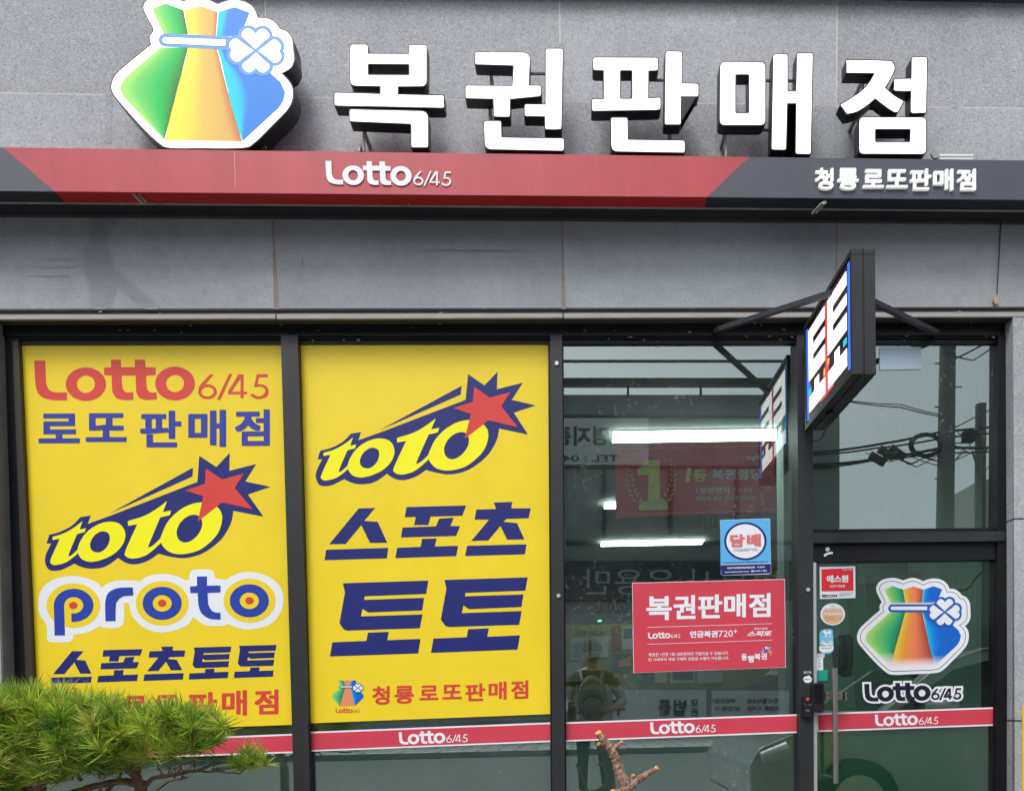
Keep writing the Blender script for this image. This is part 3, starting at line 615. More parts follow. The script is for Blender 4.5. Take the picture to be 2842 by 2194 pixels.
# ================================================================ LED BLADE SIGN
BX=at(2358,870,-.62).x; 
FY,NY=-.04,-.64
zt=at(2361.5,690,NY).z; zb=at(2355,1037,NY).z
bl=thing('blade_sign','black boxed LED sign sticking out above the door, showing 토토 in white lights','sign',(BX+.05,FY,zb))
th=.10
b=PB(); b.box(BX+.012,BX+th-.006,NY+.004,FY-.01,zb+.006,zt-.006,M_case)
for z0,z1 in ((zb,zb+.02),(zt-.02,zt)): b.box(BX,BX+.045,NY,FY,z0,z1,M_blk2); b.box(BX+.052,BX+th,NY,FY,z0,z1,M_blk2)
for y0,y1 in ((NY,NY+.02),(FY-.02,FY)): b.box(BX+.001,BX+.044,y0+.001,y1-.001,zb+.019,zt-.019,M_blk2); b.box(BX+.053,BX+th-.001,y0+.001,y1-.001,zb+.019,zt-.019,M_blk2)
b.box(BX+.042,BX+.056,NY+.006,FY-.006,zb-.004,zt+.004,M_case)
b.build('case',bl)
b=PB(); b.box(BX+.006,BX+.014,NY+.02,FY-.02,zb+.02,zt-.02,mat('led_black',(.03,.004,.008),.4)); b.build('led_panel',bl)
def led(name,c,es,pit=.0095,lo=.12,cut=-.3):
    m=bpy.data.materials.new(name); m.use_nodes=True; nt=m.node_tree; L=nt.links; p=nt.nodes['Principled BSDF']
    p.inputs['Base Color'].default_value=(.03,.03,.03,1); p.inputs['Emission Color'].default_value=(*c,1)
    tc=nt.nodes.new('ShaderNodeTexCoord'); sp=nt.nodes.new('ShaderNodeSeparateXYZ'); L.new(tc.outputs['Object'],sp.inputs[0]); prev=None
    for ax in (1,2):
        a=nt.nodes.new('ShaderNodeMath'); a.operation='MULTIPLY'; a.inputs[1].default_value=2*math.pi/pit; L.new(sp.outputs[ax],a.inputs[0])
        s=nt.nodes.new('ShaderNodeMath'); s.operation='COSINE'; L.new(a.outputs[0],s.inputs[0])
        if prev: k=nt.nodes.new('ShaderNodeMath'); k.operation='ADD'; L.new(prev.outputs[0],k.inputs[0]); L.new(s.outputs[0],k.inputs[1]); prev=k
        else: prev=s
    mr=nt.nodes.new('ShaderNodeMapRange'); mr.inputs[1].default_value=cut; mr.inputs[2].default_value=cut+.8; mr.inputs[3].default_value=es*lo; mr.inputs[4].default_value=es
    L.new(prev.outputs[0],mr.inputs[0]); L.new(mr.outputs[0],p.inputs['Emission Strength']); MATS[name]=m; return m
LW=led('led_white',(1,.93,.95),2.6); LB=led('led_blue',(.03,.16,1),2.6,.0135,.03,.1); LR=led('led_red',(1,.04,.05),2.4,.0135,.04,.1); LC=led('led_cyan',(0,.65,.8),2.2,.0135,.05,.1); LY=led('led_yellow',(1,.5,.06),2.2,.0135,.05,.1)
fy0,fy1,fz0,fz1=FY-.022,NY+.022,zb+.022,zt-.022
def face(pb,u0,u1,v0,v1,m,k=0,sx=0):
    f=lambda u,v:Vector((BX+.0052-.0004*k-sx,fy0+(fy1-fy0)*u,fz1+(fz0-fz1)*v))
    pb.quad([f(u0,v0),f(u0,v1),f(u1,v1),f(u1,v0)],m)
def glyphs(side):
    b=PB(); c=PB()
    for o in (.055,.52):
        L=lambda u0,u1,v0,v1,k=0: face(b,o+u0*.40,o+u1*.40,v0,v1,LW,k)
        L(0,.28,.06,.585); L(.28,1,.06,.185); L(.28,1,.255,.36); L(.28,1,.43,.585)
        L(.36,.64,.64,.75); L(0,1,.75,.91)
    face(c,.004,.045,.02,.97,LB); face(c,.94,.99,.02,.97,LB); face(c,.47,.505,.06,.95,LR)
    face(c,.05,.11,.66,.74,LC); face(c,.85,.92,.64,.71,LC); face(c,.05,.09,.60,.64,LB); face(c,.42,.46,.66,.73,LY); face(c,.51,.55,.61,.67,LY); face(c,.50,.54,.68,.73,LR); face(c,.33,.47,.915,.95,LR); face(c,.52,.64,.915,.945,LR)
    b.build('led_lettering',bl); c.build('led_border',bl)
glyphs(0)
ym=-.45
b=PB(); b.bar((BX+.05,ym,zt-.05),at(1982,918,.055),.022,.022,M_blk2); b.build('brace',bl)
b=PB(); b.bar((BX+.05,ym,zt-.05),at(2605,926,.055),.022,.022,M_blk2); b.build('brace',bl)
b=PB(); b.box(BX+.02,BX+.08,FY-.02,.06,zb+.05,zb+.10,M_blk2); b.build('wall_mount',bl); b=PB(); b.box(BX+.02,BX+.08,FY-.02,.06,zt-.12,zt-.07,M_blk2); b.build('wall_mount',bl)
b=PB(); b.tube([(BX+.045,-.27,zb-.022),(BX+.045,-.245,zb+.0)],.017,M_case,12); b.tube([(BX+.06,-.24,zb),(BX+.05,-.20,zb-.05),(BX+.05,-.12,zb-.07),(BX+.05,.0,zb-.04)],.003,M_case,6); b.build('cable_gland',bl)

# dangling wire on the wall right
t=thing('wall_wire','thin black wire hanging down the granite wall with a dried leaf at its end','wire',at(*Z7(2005,470),-.004))
b=PB(); b.tube([at(*p,-.008) for p in ((2782,580),(2776,640),(2774,700),(2770,760),(2767,815))],.0025,M_case,6); b.build('wire',t)
b=PB(); b.flat(smooth(q(Z7,[(2005,415),(2025,440),(2020,465),(2005,472),(1990,455),(1992,430)])),ID,-.014,mat('dry_leaf',(.42,.32,.2),.8),th=.008); b.build('dried_leaf',t)

# ================================================================ TOTO ARTWORK
A=[(1403,275),(1530,362),(1633,255),(1627,392),(1830,342),(1743,475),(1930,518),(1760,575),(1870,745),(1645,698)]
NAVY=A+smooth([(1645,698),(1625,790),(1560,900),(1470,980),(1380,1030),(1270,1055),(1170,1045),(1075,1020)],4,(0,7))[:-4]+[(1075,1020)]+\
 smooth([(1075,1020),(1000,1070),(920,1097),(860,1098),(810,1080),(770,1050)],4,(0,5))[:-4]+[(770,1050)]+\
 smooth([(770,1050),(700,1100),(640,1125),(560,1132),(490,1118),(437,1092)],4,(0,5))[:-4]+[(437,1092)]+\
 smooth([(437,1092),(350,1135),(290,1147),(240,1135),(215,1080),(220,1030),(240,985),(265,938)],4,(0,7))[:-4]+[(265,938),(228,938),(250,872)]+\
 smooth([(250,872),(330,850),(420,805),(490,738)],4,(0,3))[:-4]+[(490,738),(568,726),(545,790),(720,728),(1383,475)]
def toto(parent,t,Y):
    b=PB(); b.flat(NAVY,t,Y,M_navy); b.flat([(715,710),(1353,365),(1346,433)],t,Y,M_navy); b.build('emblem_backing',parent)
    b=PB()
    b.flat(smooth([(275,888),(360,862),(440,818),(505,768),(482,833),(530,824),(520,853),(462,868),(397,1020),(405,1034),(430,1018),(468,982),(463,1018),(380,1080),(300,1103),(265,1095),(258,1060),(330,903),(275,912)],4,(0,3,4,5,6,7,11,12,17,18)),t,Y-.0004,M_lem)
    b.flat([smooth([(480,935),(535,855),(620,797),(710,775),(790,795),(828,862),(812,940),(750,1012),(660,1060),(570,1080),(500,1062),(464,1005)],4),smooth([(602,872),(650,848),(698,862),(710,905),(692,960),(650,1000),(605,1009),(568,988),(559,948),(573,908)],4)],t,Y-.0007,M_lem)
    b.flat(smooth([(848,772),(980,730),(1075,675),(1150,620),(1115,705),(1178,693),(1168,728),(1095,745),(1003,955),(1010,970),(1045,950),(1092,905),(1095,940),(1000,1020),(930,1050),(870,1057),(830,1040),(825,1000),(920,795),(850,808)],4,(0,3,4,5,6,7,11,12,18,19)),t,Y-.0004,M_lem)
    b.flat([smooth([(1105,870),(1150,780),(1230,700),(1320,650),(1415,632),(1500,650),(1550,700),(1560,765),(1530,860),(1460,940),(1370,1000),(1250,1026),(1160,1010),(1108,962),(1092,912)],4),smooth([(1260,770),(1310,735),(1365,727),(1403,755),(1408,812),(1380,872),(1330,920),(1275,938),(1230,915),(1215,862),(1230,812)],4)],t,Y-.0007,M_lem)
    b.build('lettering',parent)
    b=PB(); b.flat([(1450,372),(1570,458),(1733,415),(1662,525),(1790,688),(1562,635),(1375,780),(1425,585),(1287,540),(1440,490)],t,Y-.0011,M_ired); b.build('star',parent)
CD=lambda P:[(x*1.1571,y*1.1571+1573.9) for x,y in P]
GS=[[(550,1320),(678,1317),(592,1418),(698,1425),(772,1588),(637,1590),(570,1450),(448,1597),(320,1600)],[(295,1643),(780,1628),(769,1710),(283,1724)]]
GP=[[(922,1310),(1388,1298),(1357,1378),(1111,1384),(1092,1450),(982,1450),(995,1387),(908,1390)],[(1178,1400),(1290,1393),(1265,1458),(1340,1458),(1310,1535),(878,1547),(892,1470),(1152,1460)],[(1043,1558),(1157,1555),(1143,1617),(1325,1612),(1310,1692),(835,1708),(850,1628),(1033,1620)]]
GC=[[(1603,1275),(1747,1270),(1740,1320),(1892,1320),(1875,1397),(1700,1403),(1678,1425),(1785,1435),(1842,1562),(1708,1565),(1655,1458),(1560,1570),(1427,1575),(1567,1408),(1453,1408),(1467,1330),(1622,1325)],[(1395,1612),(1858,1600),(1846,1678),(1379,1692)]]
G1=[CD([(368,285),(945,267),(930,357),(515,373),(512,397),(916,383),(903,468),(540,482),(500,458),(490,508),(905,495),(887,588),(400,604),(375,598),(345,555),(382,345)]),CD([(537,618),(677,612),(668,668),(892,660),(876,758),(281,778),(297,683),(527,673)])]
G2=[CD([(1053,263),(1615,245),(1598,335),(1195,350),(1190,373),(1586,360),(1572,445),(1218,460),(1182,434),(1170,486),(1573,472),(1557,565),(1085,580),(1060,573),(1028,530),(1066,322)]),CD([(1213,595),(1352,588),(1342,645),(1562,636),(1545,732),(962,754),(978,658),(1203,648)])]
def glyph(b,g,t,Y,m):
    for lp in g: b.flat(lp,t,Y,m)

YP=.093
# ---- middle yellow poster
pm=thing('window_poster','yellow window poster reading toto 스포츠 토토, with a small money bag at its foot','poster',at(1190,2000,YP))
b=PB(); b.slab([(826,951),(1524,953),(1529,1980),(854,2006)],YP,YP+.001,M_yel); b.build('sheet',pm)
toto(pm,TC,YP-.0006)
b=PB()
for g in (GS,GP,GC,G1,G2): glyph(b,g,TC,YP-.0006,M_navy)
b.build('lettering',pm)
bag(pm,hom([(515,90),(1505,130),(1430,1430),(640,1410)],[TD(335,944),TD(462,944),TD(452,1110),TD(347,1113)]),YP-.0006,'_print')
lotto(q(TD,[(318,1129),(482,1126),(482,1156),(320,1160)]),YP-.0006,M_ired,'lettering',pm)
b=PB()
for ch,x0,x1,y0,y1 in (('청',566,684,978,1103),('룡',716,848,975,1096),('로',884,1012,973,1072),('또',1038,1170,968,1066),('판',1194,1328,960,1078),('매',1350,1472,948,1070),('점',1502,1618,940,1063)):
    b.text(ch,q(TD,[(x0,y0+2),(x1,y0-2),(x1,y1-2),(x0,y1+2)]),YP-.0006,M_ired,.028)
b.build('lettering',pm)
# ---- left yellow poster
pl=thing('window_poster','tall yellow window poster reading Lotto, toto and proto, behind the pine','poster',at(440,2020,YP))
b=PB(); b.slab([(52,955),(780,950),(811,2010),(106,2034),(80,1500),(66,1200)],YP,YP+.001,M_yel); b.build('sheet',pl)
lotto(q(TA,LOT_SRC),YP-.0006,M_ired,'lettering',pl)
b=PB()
for ch,x0,x1,y0,y1 in (('로',182,494,563,786),('또',538,848,560,776),('판',948,1260,542,817),('매',1312,1598,535,815),('점',1664,1928,532,806)):
    dx=0; b.text(ch,q(TA,[(x0,y0),(x1,y0-1),(x1,y1),(x0,y1+1)]),YP-.0006,M_blue,.030)
b.build('lettering',pl)
tt_=hom([(1403,275),(1930,518),(1870,745),(228,938)],q(TA,[(1395,882),(1932,1115),(1880,1340),(242,1542)]))
toto(pl,tt_,YP-.0006)
b=PB()
W_=smooth([(180,540),(200,430),(285,350),(445,318),(600,355),(660,408),(720,368),(800,353),(900,353),(945,362),(1010,320),(1120,303),(1230,322),(1290,352),(1320,345),(1325,295),(1360,272),(1470,270),(1505,295),(1515,338),(1600,348),(1680,303),(1800,288),(1930,330),(2010,410),(2031,510),(2000,610),(1920,690),(1780,723),(1680,710),(1615,682),(1560,698),(1450,692),(1390,662),(1350,628),(1290,700),(1120,746),(980,710),(890,620),(862,522),(828,522),(828,650),(810,692),(770,712),(690,712),(642,697),(560,742),(445,765),(440,795),(415,817),(285,820),(248,795),(243,690),(195,620)],3,(5,9,13,14,19,20,30,34,39,40,45,47))
b.flat(W_,TB,YP-.0004,M_pw); b.build('emblem_backing',pl)
b=PB()
for cx,cy,rx,ry in ((445,542,203,168),(1115,525,200,168),(1775,505,197,166)): b=PB(); b.flat(ell(cx,cy,rx,ry),TB,YP-.0008,M_yel); b.build('target_ring',pl)
b=PB()
out=ell(447,540,150,125,30,180,451); inn=ell(447,540,72,62,24,465,180)
b.flat(out+[(430,667),(430,603)]+inn+[(381,767),(303,767)],TB,YP-.0012,M_blu2)
b.flat(rnd([(687,660),(683,520),(700,445),(770,408),(893,405),(897,466),(815,470),(765,515),(763,658)],{None:0,1:30,2:60,3:40,6:30,7:30}),TB,YP-.0012,M_blu2)
b.flat(rnd([(1378,322),(1453,322),(1453,392),(1555,390),(1555,442),(1458,447),(1462,540),(1495,592),(1555,597),(1557,648),(1470,645),(1405,600),(1386,530),(1383,447),(1327,447),(1325,398),(1378,394)],{None:0,6:30,7:30,10:40,11:50,12:30}),TB,YP-.0012,M_blu2)
for cx,cy in ((1115,525),(1773,506)): b.flat([ell(cx,cy,148,125),ell(cx,cy,72,62)],TB,YP-.0012,M_blu2)
b.build('lettering',pl)
b=PB()
for cx,cy in ((444,541),(1115,524),(1774,505)): b=PB(); b.flat(ell(cx,cy,32,27),TB,YP-.0014,M_ired); b.build('target_dot',pl)
b=PB()
for g,src,dst in ((GS,[(550,1320),(772,1588),(769,1710),(283,1724)],[(435,885),(580,1055),(577,1123),(275,1131)]),
 (GP,[(922,1310),(1388,1298),(1310,1692),(835,1708)],[(672,878),(967,870),(925,1110),(625,1121)]),
 (GC,[(1467,1330),(1892,1320),(1846,1678),(1379,1692)],[(1020,886),(1290,880),(1272,1099),(973,1110)]),
 (G1,CD([(368,285),(945,267),(876,758),(281,778)]),[(1353,858),(1637,850),(1610,1088),(1315,1100)]),
 (G2,CD([(1053,263),(1615,245),(1545,732),(962,754)]),[(1695,845),(1978,838),(1950,1078),(1655,1088)])):
    glyph(b,g,hom(src,q(TB,dst)),YP-.0006,M_navy)
b.build('lettering',pl)
b=PB()
for ch,x0,x1,y0,y1 in (('청',330,520,1245,1400),('룡',570,760,1240,1400),('로',825,1000,1222,1372),('또',1068,1240,1215,1365),('판',1312,1528,1195,1390),('매',1565,1755,1180,1372),('점',1812,1993,1175,1362)):
    b.text(ch,q(TB,[(x0,y0+2),(x1,y0-2),(x1,y1-2),(x0,y1+2)]),YP-.0006,M_ired,.03)
b.build('lettering',pl)
# ---- red strips
def strip(lab,quad,lot,Y=YP,border=True,edges=(1,1)):
    t=thing('lotto_strip',lab,'sign strip',at(.5*(quad[2][0]+quad[3][0]),quad[3][1],Y),'red strips across the glass')
    b=PB(); b.slab(quad,Y,Y+.0008,M_pw); b.build('border',t)
    w=4.5; (ax,ay),(bx,by),(cx,cy),(dx,dy)=quad; i0=5 if edges[0] else 0; i1=3 if edges[1] else 0
    b=PB(); b.slab([(ax+i0,ay+w),(bx-i1,by+w),(cx-i1,cy-w),(dx+i0,dy-w)],Y-.0006,Y-.0001,M_redd); b.build('sheet',t)
    if lot: lotto(lot,Y-.0012,M_pw,'lettering',t)
    return t
strip('plain red strip on the glass below the tall poster, half hidden by the pine',[(112,2062),(811,2035),(812,2088),(114,2112)],None,edges=(0,0))
strip('red Lotto strip below the yellow poster with the small money bag',q(TD,[(138,1286),(1777,1222),(1777,1354),(143,1420)]),q(TD,[(745,1288),(1210,1270),(1210,1358),(747,1372)]),edges=(1,0))
strip('red Lotto strip on the glass between the lottery notice and the cut branch',q(TF,[(76,1178),(1800,1118),(1800,1256),(78,1321)]),q(TF,[(703,1178),(1187,1163),(1187,1254),(705,1267)]),edges=(0,0))
strip('red Lotto strip across the glass door below the money bag sticker',q(TG,[(105,1190),(1246,1151),(1246,1269),(107,1309)]),q(TG,[(478,1198),(882,1185),(882,1262),(480,1273)]),Y=.088,edges=(1,1))
# ---- red notice
nt_=thing('lottery_notice','bright red notice with large white letters, stuck on the window above the Lotto strip','notice',at(*TN(1080,1230),.090))
b=PB(); b.slab(q(TN,[(68,78),(2082,27),(2094,1193),(86,1265)]),.092,.093,M_pw); b.build('border',nt_)
b=PB(); b.slab(q(TN,[(74,84),(2076,34),(2088,1187),(92,1259)]),.091,.0918,M_redd); b.build('sheet',nt_)
b=PB()
for ch,x0,x1,y0,y1 in (('복',255,592,254,570),('권',610,905,242,555),('판',935,1258,232,545),('매',1280,1568,222,535),('점',1608,1893,214,528)):
    b.text(ch,q(TN,[(x0,y0+3),(x1,y0-3),(x1,y1-3),(x0,y1+3)]),.0905,M_pw,.030)
b.build('lettering',nt_)
b=PB()
for a,c in (((270,664),(1915,615)),((270,887),(1915,832))): b.slab(q(TN,[(a[0],a[1]-2.5),(c[0],c[1]-2.5),(c[0],c[1]+2.5),(a[0],a[1]+2.5)]),.0905,.0909,M_pw)
b.build('rule',nt_)
b=PB()
def tx(s,x0,y0,x1,y1,sl,off=.02,t=TN,Y=.0905,m=M_pw,pb=None,ital=0):
    k=(x1-x0)*sl; (pb or b).text(s,q(t,[(x0,y0),(x1,y0+k),(x1,y1+k),(x0,y1)]),Y,m,off,ital=ital)
tx('연금복권',830,712,1195,802,-.02,.035); tx('720',1208,706,1395,790,-.02,.0); tx('+',1405,693,1452,738,0,.03)
tx('스피또',1585,712,1910,785,-.02,.04,ital=.25); tx('즉석식복권',1675,668,1850,698,-.02,.02)
tx('복권은 1인당 1회 10만원까지 구입하실 수 있습니다.',285,1002,1340,1048,-.022,.012); tx('만 19세부터 복권 구매와 당첨금 수령이 가능합니다.',285,1068,1345,1112,-.022,.012)
tx('동',1508,1012,1583,1100,0,.035); tx('행',1592,1035,1672,1128,0,.035); tx('복',1680,1008,1760,1092,0,.035); tx('권',1768,1003,1845,1088,0,.035)
b.build('lettering',nt_)
lotto(q(TN,[(277,732),(700,722),(702,803),(279,815)]),.0905,M_pw,'lettering',nt_)
b=PB()
for k,(pts,c) in enumerate((([(1768,992),(1790,960),(1775,930),(1810,965),(1800,1000)],M_cyan),([(1835,945),(1855,930),(1895,925),(1880,955),(1845,965)],M_cyan),([(1850,985),(1885,965),(1910,985),(1900,1025),(1880,1035),(1885,1000)],M_or),([(1822,925),(1835,918),(1850,925),(1845,945),(1828,945)],M_pw),([(1800,960),(1820,950),(1850,955),(1845,970),(1815,975)],vinyl('violet_print',(.2,.08,.5))))):
    b.flat(smooth(q(TN,pts),3),ID,.0903-.0002*k,c)
b.build('flower_emblem',nt_)
# ---- cigarette sticker
cg=thing('cigarette_sticker','light blue tobacco sticker with a round white badge, above the red notice','sticker',at(*TK(760,1480),.09))
b=PB(); b.flat(rnd(q(TK,[(155,190),(1325,150),(1352,1440),(1250,1455),(210,1485),(178,1460)]),4),ID,.0925,M_pw,th=.0006); b.build('border',cg)
b=PB(); b.flat(rnd(q(TK,[(160,197),(1320,158),(1342,1190),(168,1228)]),{None:0,0:3,1:3}),ID,.0918,M_cyan,th=.0004); b.build('sheet',cg)
b=PB(); b.flat(rnd(q(TK,[(172,1243),(1345,1207),(1345,1432),(210,1476),(184,1460)]),4),ID,.0918,M_navy,th=.0004); b.build('footer',cg)
b=PB(); b.flat([ell(748,682,497,445,48),ell(748,682,445,398,48)],TK,.0912,M_navy,th=.0003); b.build('ring',cg)
b=PB(); b.flat(ell(748,682,447,400,48),TK,.0914,M_pw); b.build('badge',cg)
M_pink=vinyl('pink_red_ink',(.62,.16,.17))
b=PB(); tx('담',390,520,735,822,0,.055,TK,.0908,M_pink); tx('배',780,512,1112,812,0,.055,TK,.0908,M_pink); tx('CIGARETTES',482,868,1028,925,-.03,.0,TK,.0908,M_dk)
tx('19 세미만 청소년에게는 담배를 판매하지 않습니다.',235,1170,1290,1200,-.03,.01,TK,.0908,M_navy)
tx('사)한국담배판매인회중앙회   주.방대',315,1290,1195,1340,-.03,.03,TK,.0908,M_pw); tx('www.ktranews.co.kr  ☎1644-1785',265,1385,1250,1425,-.035,.03,TK,.0908,M_pw); b.build('lettering',cg)
# ---- prize banner inside the glass
YI=.14
bn=thing('prize_banner','dark red banner with a golden number one trophy and laurel, hanging behind the glass','banner',at(*TE(1060,1345),YI))
b=PB(); b.slab(q(TE,[(455,800),(1650,775),(1668,1305),(460,1348)]),YI,YI+.002,M_ban); b.build('sheet',bn)
b=PB(); tx('1',985,975,1030,1080,0,.03,TE,YI-.001,M_gold,ital=.1); tx('등',1045,985,1145,1078,0,.035,TE,YI-.001,M_gold)
tx('복권명당',1185,985,1565,1065,-.02,.035,TE,YI-.001,M_pw); tx('1등당첨자',1065,1120,1325,1168,-.01,.025,TE,YI-.001,M_pw); tx('를 배출한',1332,1125,1492,1160,-.01,.0,TE,YI-.001,M_pw)
tx('행운의 복권 판매점입니다!',1065,1185,1515,1222,-.01,.01,TE,YI-.001,M_pw); tx('동',1445,880,1480,912,0,.03,TE,YI-.001,M_pw); tx('행',1480,888,1510,922,0,.03,TE,YI-.001,M_pw); tx('복',1512,876,1545,908,0,.03,TE,YI-.001,M_pw); tx('권',1547,874,1580,906,0,.03,TE,YI-.001,M_pw)
b.build('lettering',bn)
b=PB()
b.flat([(455+0,0)] and q(TE,[(620,985),(700,915),(790,912),(795,1235),(705,1240),(705,1025),(625,1030)]),ID,YI-.002,M_gold)
b.flat(rnd(q(TE,[(635,1240),(850,1228),(855,1290),(632,1295)]),6),ID,YI-.0025,M_gold)
b.flat(rnd(q(TE,[(650,1225),(835,1215),(845,1245),(640,1255)]),4),ID,YI-.003,mat('pale_gold',(.7,.68,.32),.4)); b.build('trophy_emblem',bn)
b=PB()
def leaf(cx,cy,L,a,k=.3):
    d=Vector((math.cos(a),math.sin(a)))*L/2; n=Vector((-d.y,d.x))*k; c=Vector((cx,cy))
    return smooth([tuple(c-d),tuple(c+n),tuple(c+d),tuple(c-n)],3,(0,2))
for sgn,bx in ((1,(520,690)),(-1,(935,775))):
    for i in range(9):
        f=i/8; yy=915+f*300; cxx=(585-50*math.sin(f*2.6)+ f*60) if sgn>0 else (885+45*math.sin(f*2.6)-f*70)
        L=22+34*f
        for s2 in (-1,1):
            if i==0 and s2>0: continue
            b.flat(q(TE,leaf(cxx+s2*L*.45,yy,L,R(-90+s2*38+(sgn*-20*f)))),ID,YI-.0012-.0003*(i%3)-.0001*(s2+1),mat('laurel_print',(.72,.74,.30),.4,noise=.3,scale=30))
b.build('laurel_emblem',bn)
b=PB(); 
for a,c in (((475,830),(1640,806)),((480,1325),(1650,1290))): b.slab(q(TE,[(a[0],a[1]-1.5),(c[0],c[1]-1.5),(c[0],c[1]+1.5),(a[0],a[1]+1.5)]),YI-.001,YI-.0002,M_gold)
for x,y in ((482,830),(482,1320),(1643,1296)): b.flat([ell(x,y,16,16,14),ell(x,y,9,9,14)],TE,YI-.0016,M_gry); b.slab(q(TE,[(x+(14 if x<900 else -40),y-3),(x+(44 if x<900 else -14),y-4),(x+(44 if x<900 else -14),y+2),(x+(14 if x<900 else -40),y+3)]),YI-.0016,YI-.0004,M_gry)
b.build('border',bn)
# ---- door stickers
YD=.086
dl=thing('bag_decal','large money bag decal with a white edge on the glass door','decal',at(*TG(720,945),YD))
tb_=hom([(515,90),(1505,130),(1430,1430),(640,1410)],q(TG,[(540,402),(908,400),(862,888),(577,893)]))
b=PB(); b.flat(BAG,tb_,YD,M_pw,th=.0008,off=9.5); b.build('sheet',dl)
b=PB(); b.flat(BAG,tb_,YD-.0003,M_dk,off=1.0); b.flat(BAG,tb_,YD-.0006,M_pw,off=-.6); b.build('outline',dl)
bag(dl,tb_,YD-.0009,'_door',0,True)
ll=thing('lotto_decal','navy Lotto lettering with a white outline below the bag decal on the door','decal',at(*TG(720,1115),YD))
LD=q(TG,[(412,1003),(1030,990),(1028,1104),(414,1114)])
lotto(LD,YD,M_pw,'outline',ll,off=42,lift=.00005)
b=PB(); b.flat(ell(539,341,80,80),hom(LOT_SRC,LD),YD,M_pw); b.flat(ell(1212,336,80,80),hom(LOT_SRC,LD),YD,M_pw); b.build('letter_fill',ll)
lotto(LD,YD-.0004,M_dk,'lettering',ll,off=6)
sc=sticker('security_sticker','square red and white CCTV sticker at the top of the door glass','sticker',q(TM,[(117,243),(451,237),(453,534),(120,543)]),M_pw,YD)
b=PB(); b.slab(q(TM,[(134,264),(432,255),(434,466),(136,472)]),YD-.0008,YD-.0003,mat('bright_red',(.68,.02,.035),.4)); b.build('panel',sc)
b=PB(); tx('에스원',183,322,386,392,-.015,.045,TM,YD-.0012,M_pw); tx('CCTV 작동중',212,412,355,436,-.01,.03,TM,YD-.0012,M_pw); tx('언제나 안심',330,264,428,278,-.01,.02,TM,YD-.0012,M_pw)
tx('SECOM',138,502,280,528,-.01,.03,TM,YD-.0008,M_dk)
for k in range(4): b.slab(q(TM,[(300,486+k*11),(300+[135,115,112,50][k],483+k*11),(300+[135,115,112,50][k],486+k*11),(300,489+k*11)]),YD-.0008,YD-.0003,M_gry)
b.build('lettering',sc)
rs=sticker('round_sticker','round orange sticker with a white rim below the CCTV sticker','sticker',q(TM,ell(240,686,115,103,36)),M_pw,YD)
b=PB(); b.flat(ell(240,690,97,88,32),TM,YD-.0004,mat('peach_print',(.70,.40,.22),.5,noise=.12,scale=40)); b.build('disc',rs)
b=PB(); b.flat(smooth([(165,625),(200,605),(240,600),(285,606),(318,625),(290,634),(240,626),(195,634)],3),TM,YD-.0007,M_pw)
tx('복권판매점',158,668,322,696,0,.035,TM,YD-.0008,M_pw); tx('동행복권 공식 인증',170,645,312,658,0,.02,TM,YD-.0008,M_pw); tx('Lottery',215,603,262,617,0,.01,TM,YD-.0011,M_gry); b.build('lettering',rs)
b=PB()
for k in range(3): b.slab(q(TM,[(162,710+k*13),(240+k*25,710+k*13),(240+k*25,714+k*13),(165,714+k*13)]),YD-.0009,YD-.0005,mat('coral_print',(.62,.16,.12),.5))
b.build('rule',rs)
bs2=sticker('torn_sticker','worn blue sticker with frayed edges, halfway down the left of the door glass','sticker',smooth(q(TM,[(118,858),(150,830),(230,826),(240,860),(240,1035),(130,1042),(118,960)]),3),vinyl('pale_blue_print',(.16,.50,.75)),YD)
b=PB()
for pts in ([(150,840),(175,900),(200,870),(215,905),(225,850),(205,835),(190,860),(170,835)],[(120,955),(150,930),(185,950),(230,935),(235,965),(190,975),(150,965)],[(120,985),(235,975),(236,1030),(130,1038)]): b.flat(smooth(q(TM,pts),3),ID,YD-.0004,M_pw)
b.build('white_print',bs2)
b=PB()
for pts in ([(125,948),(160,940),(200,955),(235,948)],[(122,978),(160,985),(200,975),(236,985)],[(130,1000),(180,1008),(230,998)],[(145,870),(190,880),(220,870)]): b.flat(stroke(q(TM,pts),1.2),ID,YD-.0008,M_dk)
b.build('crease_print',bs2)
ps=sticker('push_label','narrow white label with small vertical letters above the door handle','sticker',q(TM,[(86,1095),(150,1093),(150,1208),(86,1210)]),M_pw,YD)
b=PB(); tx('미',108,1108,124,1120,0,.02,TM,YD-.0008,M_dk); tx('세',108,1138,124,1150,0,.02,TM,YD-.0008,M_dk); tx('요',108,1165,124,1177,0,.02,TM,YD-.0008,M_dk); b.build('lettering',ps)
sticker('grey_label','small grey label just above the narrow white label on the door','sticker',q(TM,[(90,1053),(164,1050),(164,1092),(90,1096)]),vinyl('light_grey_print',(.5,.55,.55)),YD)
sticker('teal_sticker','plain teal square sticker between the white label and the door lock','sticker',q(TM,[(84,1212),(192,1206),(192,1306),(84,1308)]),M_teal,YD)

# ================================================================ NEIGHBOUR POSTER at the right edge
b=PB(); b.slab([(2839,1960),(3060,1950),(3060,2500),(2840,2500)],-.012,-.004,M_yel); tag(b.build('yellow_board',org=at(2900,2500,-.01)),'edge of a yellow board on the pilaster beside the door','board')

